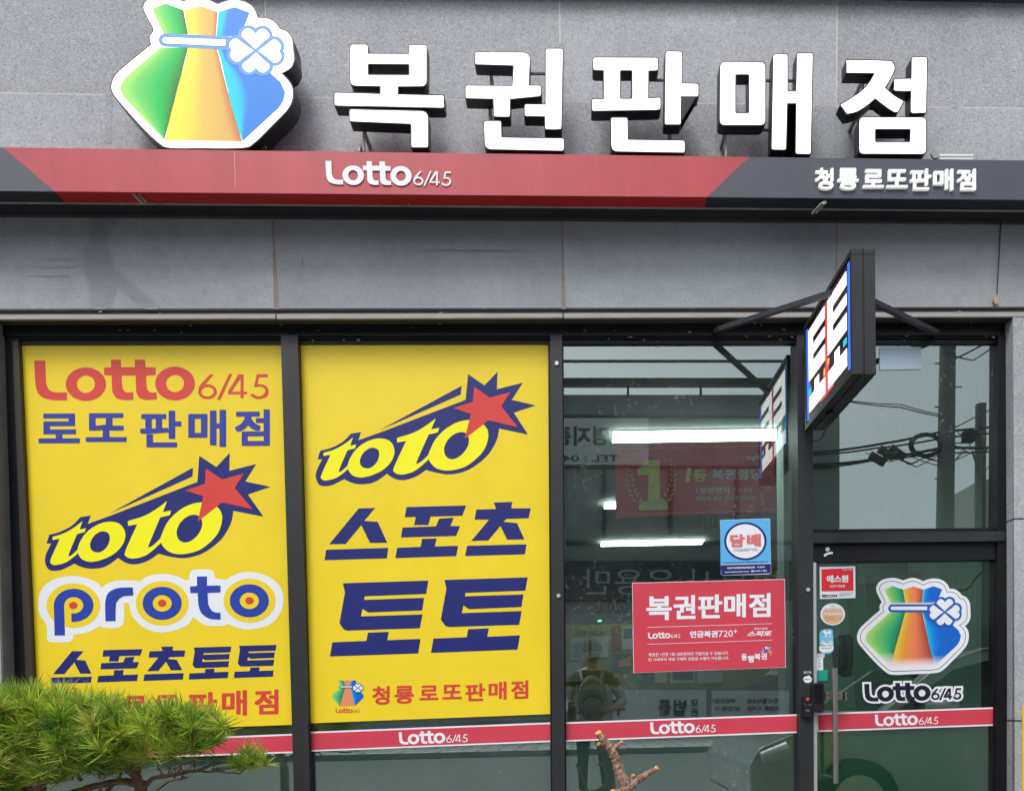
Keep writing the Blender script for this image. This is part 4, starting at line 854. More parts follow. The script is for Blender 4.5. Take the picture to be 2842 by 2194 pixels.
# ================================================================ INSIDE THE SHOP
CZ=2.84; XA,XB,YR=-2.6,2.75,8.6
M_iw=mat('interior_wall',(.38,.52,.46),.8,noise=.08,scale=2)
rm=PB(); rm.box(XA-.1,XA,.22,YR,0,CZ,M_iw); rm.box(XB,XB+.1,.22,YR,0,CZ,M_iw); rm.box(XA,XB,YR,YR+.1,0,CZ,M_iw); rm.build('interior_wall',shop)
rm=PB(); rm.box(XA-.1,XB+.1,.2,YR+.1,CZ,CZ+.08,mat('ceiling_tile',(.22,.26,.24),.8,noise=.1,scale=3)); rm.build('ceiling',shop)
rm=PB(); rm.box(XA,XB,.2,YR,.001,.02,mat('interior_floor',(.12,.14,.13),.4,noise=.1)); rm.build('interior_floor',shop)
rm=PB(); rm.box(XA-.3,XB+.3,-.0+.3,.31,CZ+.1,5.2,M_groutd); rm.box(XA-.3,XB+.3,.02+.28,9,5.2,5.3,M_groutd); rm.build('upper_structure',shop)
# low board behind the lower glass
M_low=mat('lower_film',(.20,.37,.33),.6,noise=.06,scale=4)
b=PB(); b.slab([(70,2106),(812,2080),(850,2500),(120,2500)],.125,.14,M_low); b.build('lower_panel',shop)
b=PB(); b.slab([(856,2075),(1532,2048),(1536,2500),(872,2500)],.125,.14,M_low); b.build('lower_panel',shop)
b=PB(); b.slab([(1566,2048),(2216,2022),(2220,2500),(1575,2500)],.125,.14,M_low); b.build('lower_panel',shop)
b=PB(); b.slab([(2262,2012),(2764,1998),(2764,2430),(2264,2430)],.125,.14,mat('lower_film_green',(.16,.40,.28),.6,noise=.06,scale=4)); b.build('lower_panel',shop)
b=PB(); b.slab([(60,945),(800,945),(846,2100),(100,2110)],.118,.122,mat('poster_back',(.3,.28,.2),.8)); b.slab([(828,948),(1526,948),(1530,1995),(856,2012)],.118,.122,MATS['poster_back']); b.build('blackout_sheet',shop)
M_led=mat('ceiling_led',(.9,.9,.9),.4,emit=(.93,1,.97),es=10)
for k,(pts,lab) in enumerate(((q(TE,[(437,722),(1790,703),(1745,765),(433,785)]),'long bright ceiling lamp just inside the glass above the prize banner'),
  (q(TE,[(376,1247),(560,1243),(560,1278),(372,1282)]),'short bright ceiling lamp partly behind the prize banner'),
  (q(TE,[(352,1540),(1125,1523),(1108,1550),(348,1566)]),'long thin ceiling lamp beside the cigarette sticker'),
  (q(TF,[(302,308),(535,307),(535,318),(302,319)]),'short ceiling lamp deep in the shop, upper of the two by the red notice'),
  (q(TF,[(296,386),(535,384),(535,394),(294,396)]),'short ceiling lamp deep in the shop, lower of the two by the red notice'))):
    v=[atZ(x,y,CZ-.03) for x,y in pts]
    t=thing('ceiling_lamp',lab,'ceiling lamp',(v[0]+v[2])/2,'strip lamps on the shop ceiling')
    b=PB(); b.add([p for p in v]+[p+Vector((0,0,.02)) for p in v],[(0,1,2,3),(0,4,5,1),(1,5,6,2),(2,6,7,3),(3,7,4,0)],M_led); b.build('diffuser',t)
    b=PB(); b.add([p+Vector((0,0,.0205)) for p in v]+[p+Vector((0,0,.03)) for p in v],[(7,6,5,4),(0,4,5,1),(1,5,6,2),(2,6,7,3),(3,7,4,0)],M_alu); b.build('housing',t)
# yellow notice board deep inside with papers
YN=4.6
nb=thing('notice_board','yellow notice board covered with papers, deep inside the shop','notice board',at(1870,1915,YN))
b=PB(); b.slab([(1566,1733),(2175,1722),(2175,1905),(1566,1915)],YN,YN+.03,mat('board_yellow',(.21,.21,.015),.6,noise=.1)); b.build('board',nb)
M_pap=mat('paper',(.42,.45,.42),.7); M_pd=mat('blue_paper',(.05,.09,.16),.7,noise=.3,scale=14); M_pr=mat('maroon_paper',(.20,.02,.03),.7)
for k,(x0,x1,y0,y1,m) in enumerate(((115,250,555,720,M_pap),(268,395,550,700,M_pap),(420,487,475,650,M_pr),(497,600,475,640,M_pap),(505,570,485,560,M_pd),(425,560,675,800,M_pd),(85,200,735,880,M_pap),(610,730,810,895,M_pd),(740,830,810,890,M_pap),(850,1030,805,890,M_pap),(868,1020,805,865,M_pd),(1055,1240,805,890,M_pap),(1070,1225,805,865,M_pd))):
    b=PB(); b.slab(q(TF,[(x0,y0),(x1,y0-2),(x1,y1-2),(x0,y1)]),YN-.004-.002*(k%3),YN-.001,m); b.build('paper_sheet',nb)
b=PB()
for k in range(9): b.slab(q(TF,[(128,585+k*13),(128+[100,80,95,60,90,100,50,85,70][k],584+k*13),(128+[100,80,95,60,90,100,50,85,70][k],588+k*13),(128,589+k*13)]),YN-.012,YN-.011,M_pd)
b.text('스포츠토토',q(TF,[(370,500),(155,505),(155,535),(370,530)]),YN-.01,M_dk,.04)
b.flat(q(TF,[(470,725),(560,690),(565,760),(465,770)]),ID,YN-.013,M_or); b.build('lettering',nb)
ex=thing('exit_light','small green glowing exit light deep inside the shop above the notice board','exit light',at(*TF(330,438),YN-.1))
b=PB(); b.slab(q(TF,[(315,422),(345,421),(345,438),(315,439)]),YN-.1,YN-.05,M_blk2); b.build('housing',ex)
b=PB(); b.slab(q(TF,[(317,424),(343,423),(343,436),(317,437)]),YN-.104,YN-.1,mat('green_glow',(.1,.5,.3),.4,emit=(.08,1,.5),es=2.2)); b.build('lit_panel',ex)
# tall pale column by the mullion, partition, counter
b=PB(); b.slab([(2172,930),(2215,930),(2215,2140),(2180,2140)],.9,1.05,mat('pale_green_post',(.40,.50,.45),.7,noise=.05)); tag(b.build('partition',org=at(2190,2400,.9)),'pale green partition edge behind the window beside the door frame','partition')
ct=thing('counter','dark shop counter seen low behind the window','counter',(.4,2.2,0))
b=PB(); b.box(-.6,1.45,2.0,2.5,.72,.76,mat('counter_top',(.10,.11,.10),.4)); b.build('top',ct)
b=PB(); b.box(-.55,1.4,2.05,2.45,0.02,.718,mat('counter_front',(.08,.10,.09),.6)); b.build('front',ct)
# things seen through the door: coat, cabinet, far post
M_c1=mat('dark_cloth',(.015,.017,.022),.9,noise=.3,scale=10); M_c2=mat('grey_cloth',(.12,.16,.14),.9,noise=.3,scale=10)
cabx=at(2560,1800,1.9)
b=PB(); b.slab([(2400,1600),(2440,1560),(2520,1560),(2540,2060),(2440,2060)],2.0,2.4,mat('green_cabinet',(.20,.34,.24),.5)); tag(b.build('cabinet',org=at(2480,2060,2)),'tall green cabinet standing behind the glass door','cabinet')
b=PB(); b.slab([(2662,1700),(2760,1700),(2762,2060),(2668,2060)],1.9,2.0,mat('green_locker',(.28,.52,.40),.5,noise=.05)); ck=thing('locker','light green locker door behind the right edge of the door glass','locker',at(2710,2060,1.9)); b.build('locker_door',ck)
b=PB(); b.slab(q(TG,[(1195,810),(1207,810),(1207,920),(1195,920)]),1.88,1.9,M_alu); b.build('handle',ck)
cc=thing('coat','dark coat with grey lapels hanging behind the glass door','coat',at(*TG(290,950),1.2))
b=PB(); b.flat(smooth(q(TG,[(235,720),(270,695),(330,700),(340,800),(330,940),(290,950),(245,900),(232,800)]),4),ID,1.2,M_c1,th=.08); b.build('body',cc)
b=PB(); b.flat(smooth(q(TG,[(300,700),(330,700),(325,850),(335,945),(300,945),(308,850)]),3),ID,1.19,M_c2,th=.02); b.flat(smooth(q(TG,[(235,715),(270,700),(275,850),(262,890),(255,800)]),3),ID,1.19,M_c2,th=.02); b.build('lapel',cc)
wc=PB(); wc.tube([at(*p,.5) for p in q(TG,[(1010,410),(1060,405),(1090,380),(1110,345),(1150,300),(1200,265),(1245,235)])],.006,M_case,6); tag(wc.build('cable',org=at(*TG(1245,235),.5)),'black cable sagging across the upper corner of the door glass inside','cable')

# ================================================================ PINE
pn=thing('pine_tree','clipped pine with a broad bright green needle crown in front of the yellow posters','tree',(-1.45,-.6,0))
OUT=[(-500,310),(-200,290),(0,290),(120,310),(180,300),(260,290),(450,290),(560,310),(700,330),(850,380),(950,390),(1100,400),(1300,420),(1450,440),(1590,480),(1660,530),(1680,590),(1610,650),(1480,730),(1250,770),(1000,800),(860,850),(640,860),(470,900),(330,960),(150,985),(0,1000),(-300,1000),(-500,900)]
def inside(x,y,P):
    c=False
    for i in range(len(P)):
        (x0,y0),(x1,y1)=P[i-1],P[i]
        if (y0>y)!=(y1>y) and x<(x1-x0)*(y-y0)/(y1-y0)+x0: c=not c
    return c
YPN=-.62
tufts=[]
rr=random.Random(3)
while len(tufts)<470:
    x=rr.uniform(-480,1690); y=rr.uniform(250,1000)
    if not inside(x,y,OUT): continue
    # crown depth profile: thick in the middle
    e=1.0
    for dx,dy in ((80,0),(-80,0),(0,80),(0,-80),(160,0),(0,150)):
        if not inside(x+dx,y+dy,OUT) and x<1600: e-=.14
    Y=YPN+rr.uniform(-.34,.30)*max(e,.15)
    px,py=TH(x,y); tufts.append((at(px,py,Y),1.0))
for x,y,s in ((1850,745,1),(1800,790,1.0),(1900,770,1.05),(1760,800,.8),(1860,800,.9),(1950,790,.9)): tufts.append((at(*TH(x,y),YPN+rr.uniform(-.05,.05)),s))
nv=[];nf=[];nc=[]
for c,s in tufts:
    dark=rr.random(); up=Vector((rr.uniform(-.6,.6),rr.uniform(-.6,.3),1)).normalized()
    base=Vector((.48,.62,.055)).lerp(Vector((.08,.22,.03)),dark)
    if rr.random()<.12: base=Vector((.45,.52,.09))
    n=64
    for k in range(n):
        t=Vector((rr.gauss(0,1),rr.gauss(0,1),rr.gauss(0,1))).normalized()
        d=(t+up*.5).normalized()
        if d.z<-.62: d.z*=-.4
        L=rr.uniform(.055,.092)*s; st_=c+up*rr.uniform(-.02,.02)+t*.004
        sd_=d.cross(Vector((rr.gauss(0,1),rr.gauss(0,1),rr.gauss(0,1)))).normalized()*.0016
        bend=up*L*.10; i=len(nv); m_=st_+d*L*.55+bend*.3; e_=st_+d*L+bend
        nv+=[st_-sd_,st_+sd_,m_+sd_,m_-sd_,e_]; nf+=[(i,i+1,i+2,i+3),(i+3,i+2,i+4)]
        cl=base*rr.uniform(.75,1.3)
        if rr.random()<.07: cl=Vector((.42,.27,.11))
        nc+=[cl*.75,cl*.75,cl,cl,cl*1.12]
me=bpy.data.meshes.new('foliage'); me.from_pydata([v-ORG[pn] for v in nv],[],nf)
ca=me.color_attributes.new('tone','FLOAT_COLOR','POINT'); ca.data.foreach_set('color',[x for c in nc for x in (*c,1)])
m=bpy.data.materials.new('pine_needles'); m.use_nodes=True; b_=m.node_tree.nodes['Principled BSDF']; a_=m.node_tree.nodes.new('ShaderNodeAttribute'); a_.attribute_name='tone'
m.node_tree.links.new(a_.outputs['Color'],b_.inputs['Base Color']); b_.inputs['Roughness'].default_value=.5; b_.inputs['Specular IOR Level'].default_value=.3
tl=m.node_tree.nodes.new('ShaderNodeBsdfTranslucent'); m.node_tree.links.new(a_.outputs['Color'],tl.inputs[0]); mx=m.node_tree.nodes.new('ShaderNodeMixShader'); mx.inputs[0].default_value=.3
o_=[n for n in m.node_tree.nodes if n.type=='OUTPUT_MATERIAL'][0]; m.node_tree.links.new(b_.outputs[0],mx.inputs[1]); m.node_tree.links.new(tl.outputs[0],mx.inputs[2]); m.node_tree.links.new(mx.outputs[0],o_.inputs[0])
me.materials.append(m); fo=bpy.data.objects.new('foliage',me); col.objects.link(fo); fo.parent=pn
b=PB()
def br(P,r0,r1,Y=YPN,mt=None,n=8,jit=.12,cap=None):
    w=[]
    for k,p in enumerate(P):
        yy=Y[k] if isinstance(Y,(list,tuple)) else Y
        w.append(at(*TH(*p),yy))
    # densify
    D=[]
    for i in range(len(w)-1):
        for j in range(4): D.append(w[i].lerp(w[i+1],j/4)+Vector([rr.uniform(-.002,.002)]*3))
    D.append(w[-1]); b.tube(D,[r0+(r1-r0)*i/(len(D)-1) for i in range(len(D))],mt or M_bk2,n,cap,jit)
br([(1080,1700),(1060,1100),(1030,940),(1000,880),(940,820)],.028,.016)
br([(1045,985),(1130,900),(1300,870),(1480,840),(1560,800),(1700,770)],.010,.004); br([(1300,870),(1450,850),(1600,850),(1770,870),(1840,800)],.005,.003)
br([(1040,960),(900,920),(700,960),(500,1020),(250,1060)],.016,.012); br([(240,1000),(330,920),(420,860)],.020,.012); br([(780,1010),(860,930),(900,860)],.008,.005)
br([(1150,1000),(1240,930),(1400,890)],.004,.002); br([(600,920),(560,860),(500,800)],.008,.004); br([(150,1000),(100,930),(60,860)],.012,.006)
for k in range(26):
    x=rr.uniform(100,1500); y=rr.uniform(780,880); br([(x,y+40),(x+rr.uniform(-60,60),y),(x+rr.uniform(-110,110),y-60)],.004,.0015,YPN+rr.uniform(-.1,.1),n=5)
b.build('trunk',pn)
b=PB()
for x,y in ((620,960),(740,975)):
    c=at(*TH(x,y),YPN-.05)
    for k in range(26):
        d=Vector((rr.gauss(0,.5),rr.gauss(0,.5),-1)).normalized(); b.tube([c,c+d*.03],.0009,mat('dead_needles',(.38,.12,.06),.8),3)
b.build('dead_tuft',pn)

# ---- pruned branch
pr=thing('pruned_branch','bare pruned branch with orange cut ends rising in front of the window','branch',at(2070-300,2400,-.7))
b=PB(); YBm=-.66
def lb(P,r,cap0=None,cap1=None,Y=YBm):
    w=[at(*TF(*p),Y+rr.uniform(-.004,.004)) for p in P]; D=[];RR=[]
    for i in range(len(w)-1):
        for j in range(6):
            D.append(w[i].lerp(w[i+1],j/6)+Vector((rr.uniform(-.0015,.0015),0,rr.uniform(-.0015,.0015)))); RR.append(r[i]+(r[i+1]-r[i])*j/6)
    D.append(w[-1]); RR.append(r[-1]); b.tube(D,[x*rr.uniform(.86,1.12) for x in RR],M_wood,14,None,.11)
    return w
k_=.376/690
lb([(620,2300),(560,1900),(535,1700),(520,1640),(480,1540),(455,1450),(420,1390),(385,1345),(350,1295),(325,1262)],[60*k_,55*k_,50*k_,44*k_,40*k_,37*k_,33*k_,33*k_,28*k_,24*k_])
lb([(400,1375),(360,1345),(327,1338)],[20*k_,17*k_,15*k_]); lb([(430,1390),(460,1350),(492,1325)],[20*k_,18*k_,13*k_]); lb([(540,1660),(600,1615),(665,1570),(750,1518)],[34*k_,30*k_,24*k_,20*k_])
lb([(540,1690),(480,1690),(425,1690)],[26*k_,24*k_,20*k_]); lb([(545,1640),(565,1590),(575,1575)],[18*k_,17*k_,15*k_]); lb([(300,2000),(210,1760),(180,1682)],[20*k_,18*k_,14*k_]); lb([(560,1900),(420,1980),(300,2000)],[30*k_,24*k_,20*k_])
b.build('limb',pr)
def cut(p,r,d):
    c=at(*TF(*p),YBm-.002); d=Vector(d).normalized(); bb=PB(); bb.tube([c-d*.004,c+d*.0045],[r*k_,r*k_*.93],M_cut,12,M_cut,.06); bb.build('cut_end',pr)
cut((323,1258),24,(-.5,-.5,.8)); cut((325,1338),16,(-.9,-.6,.1)); cut((494,1322),13,(.6,-.3,.6)); cut((482,1550),13,(0,-1,0)); cut((754,1516),19,(.8,-.3,.5)); cut((422,1690),18,(-1,-.4,0)); cut((577,1572),14,(.3,-.3,.8))

# ================================================================ STREET (seen mirrored in the glass)
g=PB(); g.add([(-150,-13.3,-.0),(150,-13.3,0),(150,-1.2,0),(-150,-1.2,0)],[(0,1,2,3)],mat('asphalt',(.15,.15,.15),.85,noise=.2,scale=20)); struct(g,'road')
g=PB(); g.box(-150,150,-1.2,.3,-.1,.12,mat('near_paving',(.22,.21,.2),.8,noise=.2,scale=10)); struct(g,'near_pavement')
def pavers(name):
    m=bpy.data.materials.new(name); m.use_nodes=True; nt=m.node_tree; L=nt.links; p=nt.nodes['Principled BSDF']
    tc=nt.nodes.new('ShaderNodeTexCoord'); br_=nt.nodes.new('ShaderNodeTexBrick'); L.new(tc.outputs['Object'],br_.inputs['Vector']); br_.inputs['Scale'].default_value=1.0
    br_.inputs['Color1'].default_value=(.62,.60,.57,1); br_.inputs['Color2'].default_value=(.48,.46,.45,1); br_.inputs['Mortar'].default_value=(.12,.12,.12,1)
    br_.inputs['Brick Width'].default_value=.9; br_.inputs['Row Height'].default_value=.7; br_.inputs['Mortar Size'].default_value=.04; L.new(br_.outputs['Color'],p.inputs['Base Color']); p.inputs['Roughness'].default_value=.8; return m
g=PB(); g.box(-150,150,-40,-13.3,-.3,.14,pavers('pavers')); struct(g,'far_pavement')
g=PB(); g.add([(-400,-400,-.35),(400,-400,-.35),(400,400,-.35),(-400,400,-.35)],[(0,1,2,3)],mat('earth',(.12,.12,.11),.9)); struct(g,'ground')
YO=23.4   # the opposite front, as a distance behind the glass
def PRq(pb,x0,y0,x1,y1,dv,th,m): pb.slab([(x0,y0),(x1,y0),(x1,y1),(x0,y1)],YG+dv,YG+dv+th,m,mp=mir)
op=thing('office_building','long grey office block across the street, mirrored in the shop glass','building',mir(at(1500,2060,YG+YO)))
M_op=mat('render_wall',(.27,.295,.295),.8,noise=.12,scale=.6); M_opp=mat('sign_panel',(.65,.68,.68),.7,noise=.05,scale=1)
M_opd=mat('dark_shopfront',(.018,.022,.024),.3)
b=PB(); PRq(b,-2500,1095,2328,2075,YO,8,M_op); b.build('wall',op)
b=PB(); 
for y0,y1 in ((1150,1156),(1292,1296),(1500,1508)): PRq(b,-2500,y0,2325,y1,YO-.12,.1,M_opd)
for x in range(-2400,2300,185): PRq(b,x,1300,x+12,1496,YO-.10,.08,M_opd)
b.build('band_course',op)
b=PB(); PRq(b,-2500,1048,2300,1066,YO-.3,.3,M_opd)
for x in range(-2300,2300,202): PRq(b,x,1066,x+6,1096,YO-.3,.1,M_opd)
PRq(b,-2500,998,2300,1003,YO-.3,.1,M_opd); b.build('roof_rail',op)
b=PB(); PRq(b,1300,1160,1800,1288,YO-.2,.18,M_opp); b.build('name_board',op)
def mt(pb,s,x0,y0,x1,y1,dv,m,off=.02): pb.text(s,[(x1,y0),(x0,y0),(x0,y1),(x1,y1)],YG+dv,m,off,mp=mir)
M_otx=mat('sign_ink',(.02,.03,.05),.6); M_ow=mat('sign_white',(.36,.38,.38),.6)
b=PB(); mt(b,'명지종합',1480,1182,1690,1236,YO-.22,M_otx,.03); mt(b,'TEL : 041-357-',1440,1262,1717,1280,YO-.22,M_otx,.01); b.build('lettering',op)
b=PB(); PRq(b,1200,1555,2200,1665,YO-.2,.18,mat('dark_board',(.035,.04,.045),.5)); b.build('name_board',op)
b=PB(); mt(b,'법무사 윤용만 사',1500,1578,2160,1650,YO-.22,M_ow,-.004); mt(b,'FAX',1574,1682,1611,1694,YO-.12,M_ow,0); mt(b,'0050',1645,1672,1736,1694,YO-.12,M_ow,0); mt(b,'명지종합설비',1950,1428,2190,1465,YO-.12,M_ow,-.01); b.build('lettering',op)
b=PB(); PRq(b,1560,1700,2200,2055,YO-.1,.09,mat('shop_window_blind',(.30,.33,.31),.5,noise=.15,scale=1)); b.build('shop_window',op)
b=PB(); PRq(b,1700,1912,1960,2050,YO-.16,.02,M_opp); PRq(b,1975,1915,2190,2050,YO-.16,.02,M_opp); b.build('window_notice',op)
b=PB()
for s,x0,y0,x1,y1,o in (('모',1917,1940,1938,1958,.02),('든',1917,1965,1938,1985,.02),('법',1870,1940,1905,1985,.03),('률',1828,1940,1862,1985,.03),('무',1696,1940,1735,1985,.03),('민사.형사소송',2074,1936,2160,1951,.01),('부동산등기',1972,1936,2042,1951,.01),('가압류 가처분',2074,1958,2164,1972,.01),('상업등기',1986,1958,2055,1972,.01)): mt(b,s,x0,y0,x1,y1,YO-.2,M_otx,o)
mt(b,'법무사 윤용만 사무소',2025,1895,2120,1904,YO-.2,M_ow,.01); mt(b,'법무사 윤용만 사무소',1828,1900,1935,1909,YO-.2,M_ow,.01); b.build('window_lettering',op)
ob=thing('low_building','low dark building across the street beside the poles','building',mir(at(2550,2060,YG+26)))
b=PB(); PRq(b,2300,1500,4200,2075,26,6,mat('low_wall',(.16,.21,.18),.8,noise=.1,scale=.5)); b.build('wall',ob)
b=PB(); PRq(b,2380,1560,2640,1620,25.9,.1,mat('grey_roofing',(.3,.32,.33),.6)); b.build('fascia',ob)
b=PB(); PRq(b,2256,930,2330,1500,YO+.5,3,mat('pale_tower',(.24,.27,.26),.8)); b.build('stair_tower',op)
b=PB(); PRq(b,2722,1330,2900,1500,22,3,mat('white_gable',(.5,.52,.52),.8)); tag(b.build('shed',org=mir(at(2800,2060,YG+22))),'small pale gabled roof block behind the thinner pole','building')
# utility poles and wires
M_con=mat('pole_concrete',(.16,.16,.155),.85,noise=.15,scale=5); dvp=13.9
def pxr(x,y,dv): return mir(at(x,y,YG+dv))
up_=thing('utility_pole','thick concrete utility pole carrying tangled wires across the street','utility pole',pxr(2620,2105,dvp))
b=PB(); a=pxr(2613,2110,dvp); c=pxr(2640,300,dvp); b.tube([a,c],[.24,.15],M_con,16); b.build('pole',up_)
b=PB()
for k,(x,y) in enumerate(((2680,1010),(2610,1075),(2665,1130),(2600,1230),(2655,1330))):
    s=1 if k%2 else -1; b.bar(pxr(2632,y,dvp),pxr(2632+s*38,y-2,dvp),.02,.02,M_blk2)
b.build('step_bolt',up_)
def wire(pb,P,r,dv=dvp): 
    w=[pxr(x,y,dv) for x,y in P]; D=[]
    for i in range(len(w)-1):
        for j in range(6):
            f=j/6; D.append(w[i].lerp(w[i+1],f)-Vector((0,0,.12*4*f*(1-f)*(w[i+1]-w[i]).length*.12)))
    D.append(w[-1]); pb.tube(D,r,M_case,5)
b=PB()
for P,r in (([(2258,1255),(2450,1230),(2620,1195),(2780,1180)],.03),([(2258,1262),(2430,1243),(2630,1212),(2790,1195)],.022),([(2258,1290),(2440,1272),(2620,1240),(2790,1240)],.035),([(2256,1300),(2420,1278),(2600,1255),(2790,1250)],.02),([(2360,1115),(2500,1130),(2610,1155)],.014),([(2360,1112),(2500,1122),(2610,1150)],.012),([(2640,1000),(2720,960),(2790,940)],.02),([(2640,985),(2700,1000),(2760,960)],.015),([(2640,1190),(2700,1160),(2760,1130),(2790,1120)],.015),([(2650,1190),(2690,1230),(2720,1300),(2740,1245)],.012),([(2640,1230),(2700,1260),(2720,1330),(2770,1250)],.012)):
    wire(b,P,r)
for i in range(5):
    b.tube([pxr(2570+(48-3*i)*math.cos(a_*.4),1235+(34-2*i)*math.sin(a_*.4),dvp-.1*i) for a_ in range(17)],.016,M_case,5)
for i in range(9):
    x0=rr.uniform(2380,2600); wire(b,[(x0,1255+rr.uniform(-15,15)),(x0+rr.uniform(40,90),1285+rr.uniform(-10,15)),(x0+rr.uniform(100,160),1250)],.011)
b.build('wires',up_)
for (x0,y0,x1,y1) in ((2415,1262,2455,1285),(2440,1245,2480,1268),(2470,1242,2510,1270)):
    b=PB(); b.tube([pxr(x0,y0,dvp-.2),pxr(x1,y1,dvp-.2)],.10,M_case,10); b.build('splice_case',up_)
up2=thing('utility_pole','thin utility pole with a small cable box across the street','utility pole',pxr(2718,2105,dvp+3))
b=PB(); b.tube([pxr(2716,2110,dvp+3),pxr(2722,1122,dvp+3)],.15,M_con,12); b.build('pole',up2)
b=PB(); b.bar(pxr(2690,1195,dvp+2.8),pxr(2690,1225,dvp+2.8),.3,.3,M_case,Vector((0,1,0))); b.build('cable_box',up2)

# ---- parked car beside the photographer (only mirrored)
car=thing('parked_car','silver grey hatchback parked outside the shop, mirrored low in the door glass','car',(3.4,-2.5,0))
prof=[(1.35,.35),(1.33,.60),(1.42,.74),(1.75,.86),(2.35,.97),(2.9,1.36),(3.25,1.47),(4.3,1.50),(4.95,1.40),(5.35,1.05),(5.50,.95),(5.52,.45),(5.45,.30),(1.5,.26)]
M_car=mat('car_paint',(.52,.54,.55),.25,metal=.3,coat=1); M_cg=mat('car_glass',(.01,.012,.014),.05); M_tyre=mat('tyre',(.012,.012,.012),.8)
b=PB(); n=len(prof); y0,y1=-1.75,-3.35
lay=[(y0-.10,.93),(y0,1.0),(y1,1.0),(y1+.10,.93)]
vs=[]
for Yk,dz in ((y0-.03,0),(y0-.0,0),):pass
secs=[(-1.80,.0),(-1.72,.0),(-3.38,.0),(-3.30,.0)]
def sec(Y,ins):
    out=[]
    for x,z in prof:
        tz=max(0,(z-.95)/.55); cy=-2.55; Yy=Y+(cy-Y)*(.22*tz+ins); out.append(Vector((x+(3.4-x)*ins*.3,Yy,z-ins*.25 if z>.5 else z)))
    return out
S_=[sec(-1.66,.06),sec(-1.66,0),sec(-3.44,0),sec(-3.44,.06)]
for s_ in S_: vs+=s_
fs=[[k*n+i,k*n+(i+1)%n,(k+1)*n+(i+1)%n,(k+1)*n+i] for k in range(3) for i in range(n)]
fs+=[list(range(n)),list(range(3*n,4*n))[::-1]]
b.add(vs,fs,M_car); cb_=b.build('body',car); bv=cb_.modifiers.new('round','BEVEL'); bv.width=.09; bv.segments=4; bv.limit_method='ANGLE'; bv.angle_limit=R(20)
def sidew(pb,P,m,lift=.012,side=1):
    out=[]
    for x,z in P:
        tz=max(0,(z-.95)/.55); Y=-1.66 if side>0 else -3.44; Yy=Y+(-2.55-Y)*(.22*tz+.06)
        out.append(Vector((x,Yy+lift*side,z)))
    pb.quad(out if side<0 else out[::-1],m)
for s_ in (1,-1):
    b=PB(); sidew(b,[(2.50,1.0),(3.0,1.31),(3.3,1.38),(3.62,1.39),(3.62,1.0)],M_cg,.012,s_); b.build('window',car)
    b=PB(); sidew(b,[(3.70,1.0),(3.70,1.39),(4.3,1.41),(4.75,1.33),(4.95,1.02)],M_cg,.012,s_); b.build('window',car)
b=PB(); b.quad([(2.40,-1.86,1.0),(2.92,-2.0,1.36),(2.92,-3.1,1.36),(2.40,-3.24,1.0)],M_cg); b.v=[(x-.015,y,z+.015) for x,y,z in b.v]; b.build('windscreen',car)
for Y in (-1.64,-3.46):
    b=PB(); b.tube([(2.72,Y,1.02),(2.74,Y+(.16 if Y>-2 else -.16),1.03),(2.78,Y+(.24 if Y>-2 else -.24),1.03)],[.05,.085,.05],M_car,12); b.build('wing_mirror',car)
    b=PB(); b.tube([(1.42,Y,.66),(1.62,Y+(.01 if Y>-2 else -.01),.72)],[.05,.07],mat('headlight',(.6,.62,.62),.1),10); b.build('headlight',car)
    for x in (2.15,4.75):
        b=PB(); s_=.02 if Y>-2 else -.02; b.tube([(x,Y-s_*8,.32),(x,Y+s_,.32)],.32,M_tyre,28); w_=b.build('tyre',car)
        b=PB(); b.tube([(x,Y+s_,.32),(x,Y+s_*1.6,.32)],.20,M_alu,20); b.build('rim',w_)

# ================================================================ PEOPLE
def body(name,label,J,E,root,mats,fmat,loc):
    """J: joint -> (pos, radius); E: edges; fmat(center)->material index"""
    names=list(J); idx={k:i for i,k in enumerate(names)}
    me=bpy.data.meshes.new(name); me.from_pydata([J[k][0] for k in names],[(idx[a],idx[c]) for a,c in E],[])
    o=bpy.data.objects.new(name,me); col.objects.link(o)
    md=o.modifiers.new('skin','SKIN'); md.use_smooth_shade=True; sv=me.skin_vertices[0].data
    for k in names:
        r=J[k][1]; r=(r,r) if not isinstance(r,tuple) else r
        sv[idx[k]].radius=r; sv[idx[k]].use_root=(k==root)
    s=o.modifiers.new('sub','SUBSURF'); s.levels=2; s.render_levels=2
    dg=bpy.context.evaluated_depsgraph_get(); m2=bpy.data.meshes.new_from_object(o.evaluated_get(dg))
    bpy.data.objects.remove(o); L=Vector(loc)
    for v in m2.vertices: v.co-=L
    for m in mats: m2.materials.append(m)
    for p in m2.polygons: p.use_smooth=True; p.material_index=fmat(p.center+L)
    ob=bpy.data.objects.new(name,m2); col.objects.link(ob); ob.location=loc; ORG[ob]=L; tag(ob,label,'person'); return ob
M_skin=mat('skin',(.42,.24,.16),.5); M_shirt=mat('white_shirt',(.45,.45,.47),.85,noise=.1,scale=8); M_shd=mat('black_yoke',(.02,.02,.025),.85); M_trs=mat('dark_trousers',(.02,.022,.03),.9); M_shoe=mat('shoes',(.03,.03,.03),.6)
def add_sphere(pb,c,r,m,n=14,clip=None):
    c=Vector(c); r=Vector(r) if not isinstance(r,(int,float)) else Vector((r,r,r)); vs=[];fs=[]; h=n//2
    for j in range(h+1):
        for i in range(n):
            th_=math.pi*j/h; ph=2*math.pi*i/n; z=math.cos(th_)
            if clip is not None: z=max(z,clip)
            vs.append(c+Vector((r.x*math.sin(th_)*math.cos(ph),r.y*math.sin(th_)*math.sin(ph),r.z*z)))
    for j in range(h):
        for i in range(n): fs.append((j*n+i,(j+1)*n+i,(j+1)*n+(i+1)%n,j*n+(i+1)%n))
    pb.add(vs,fs,m,True)
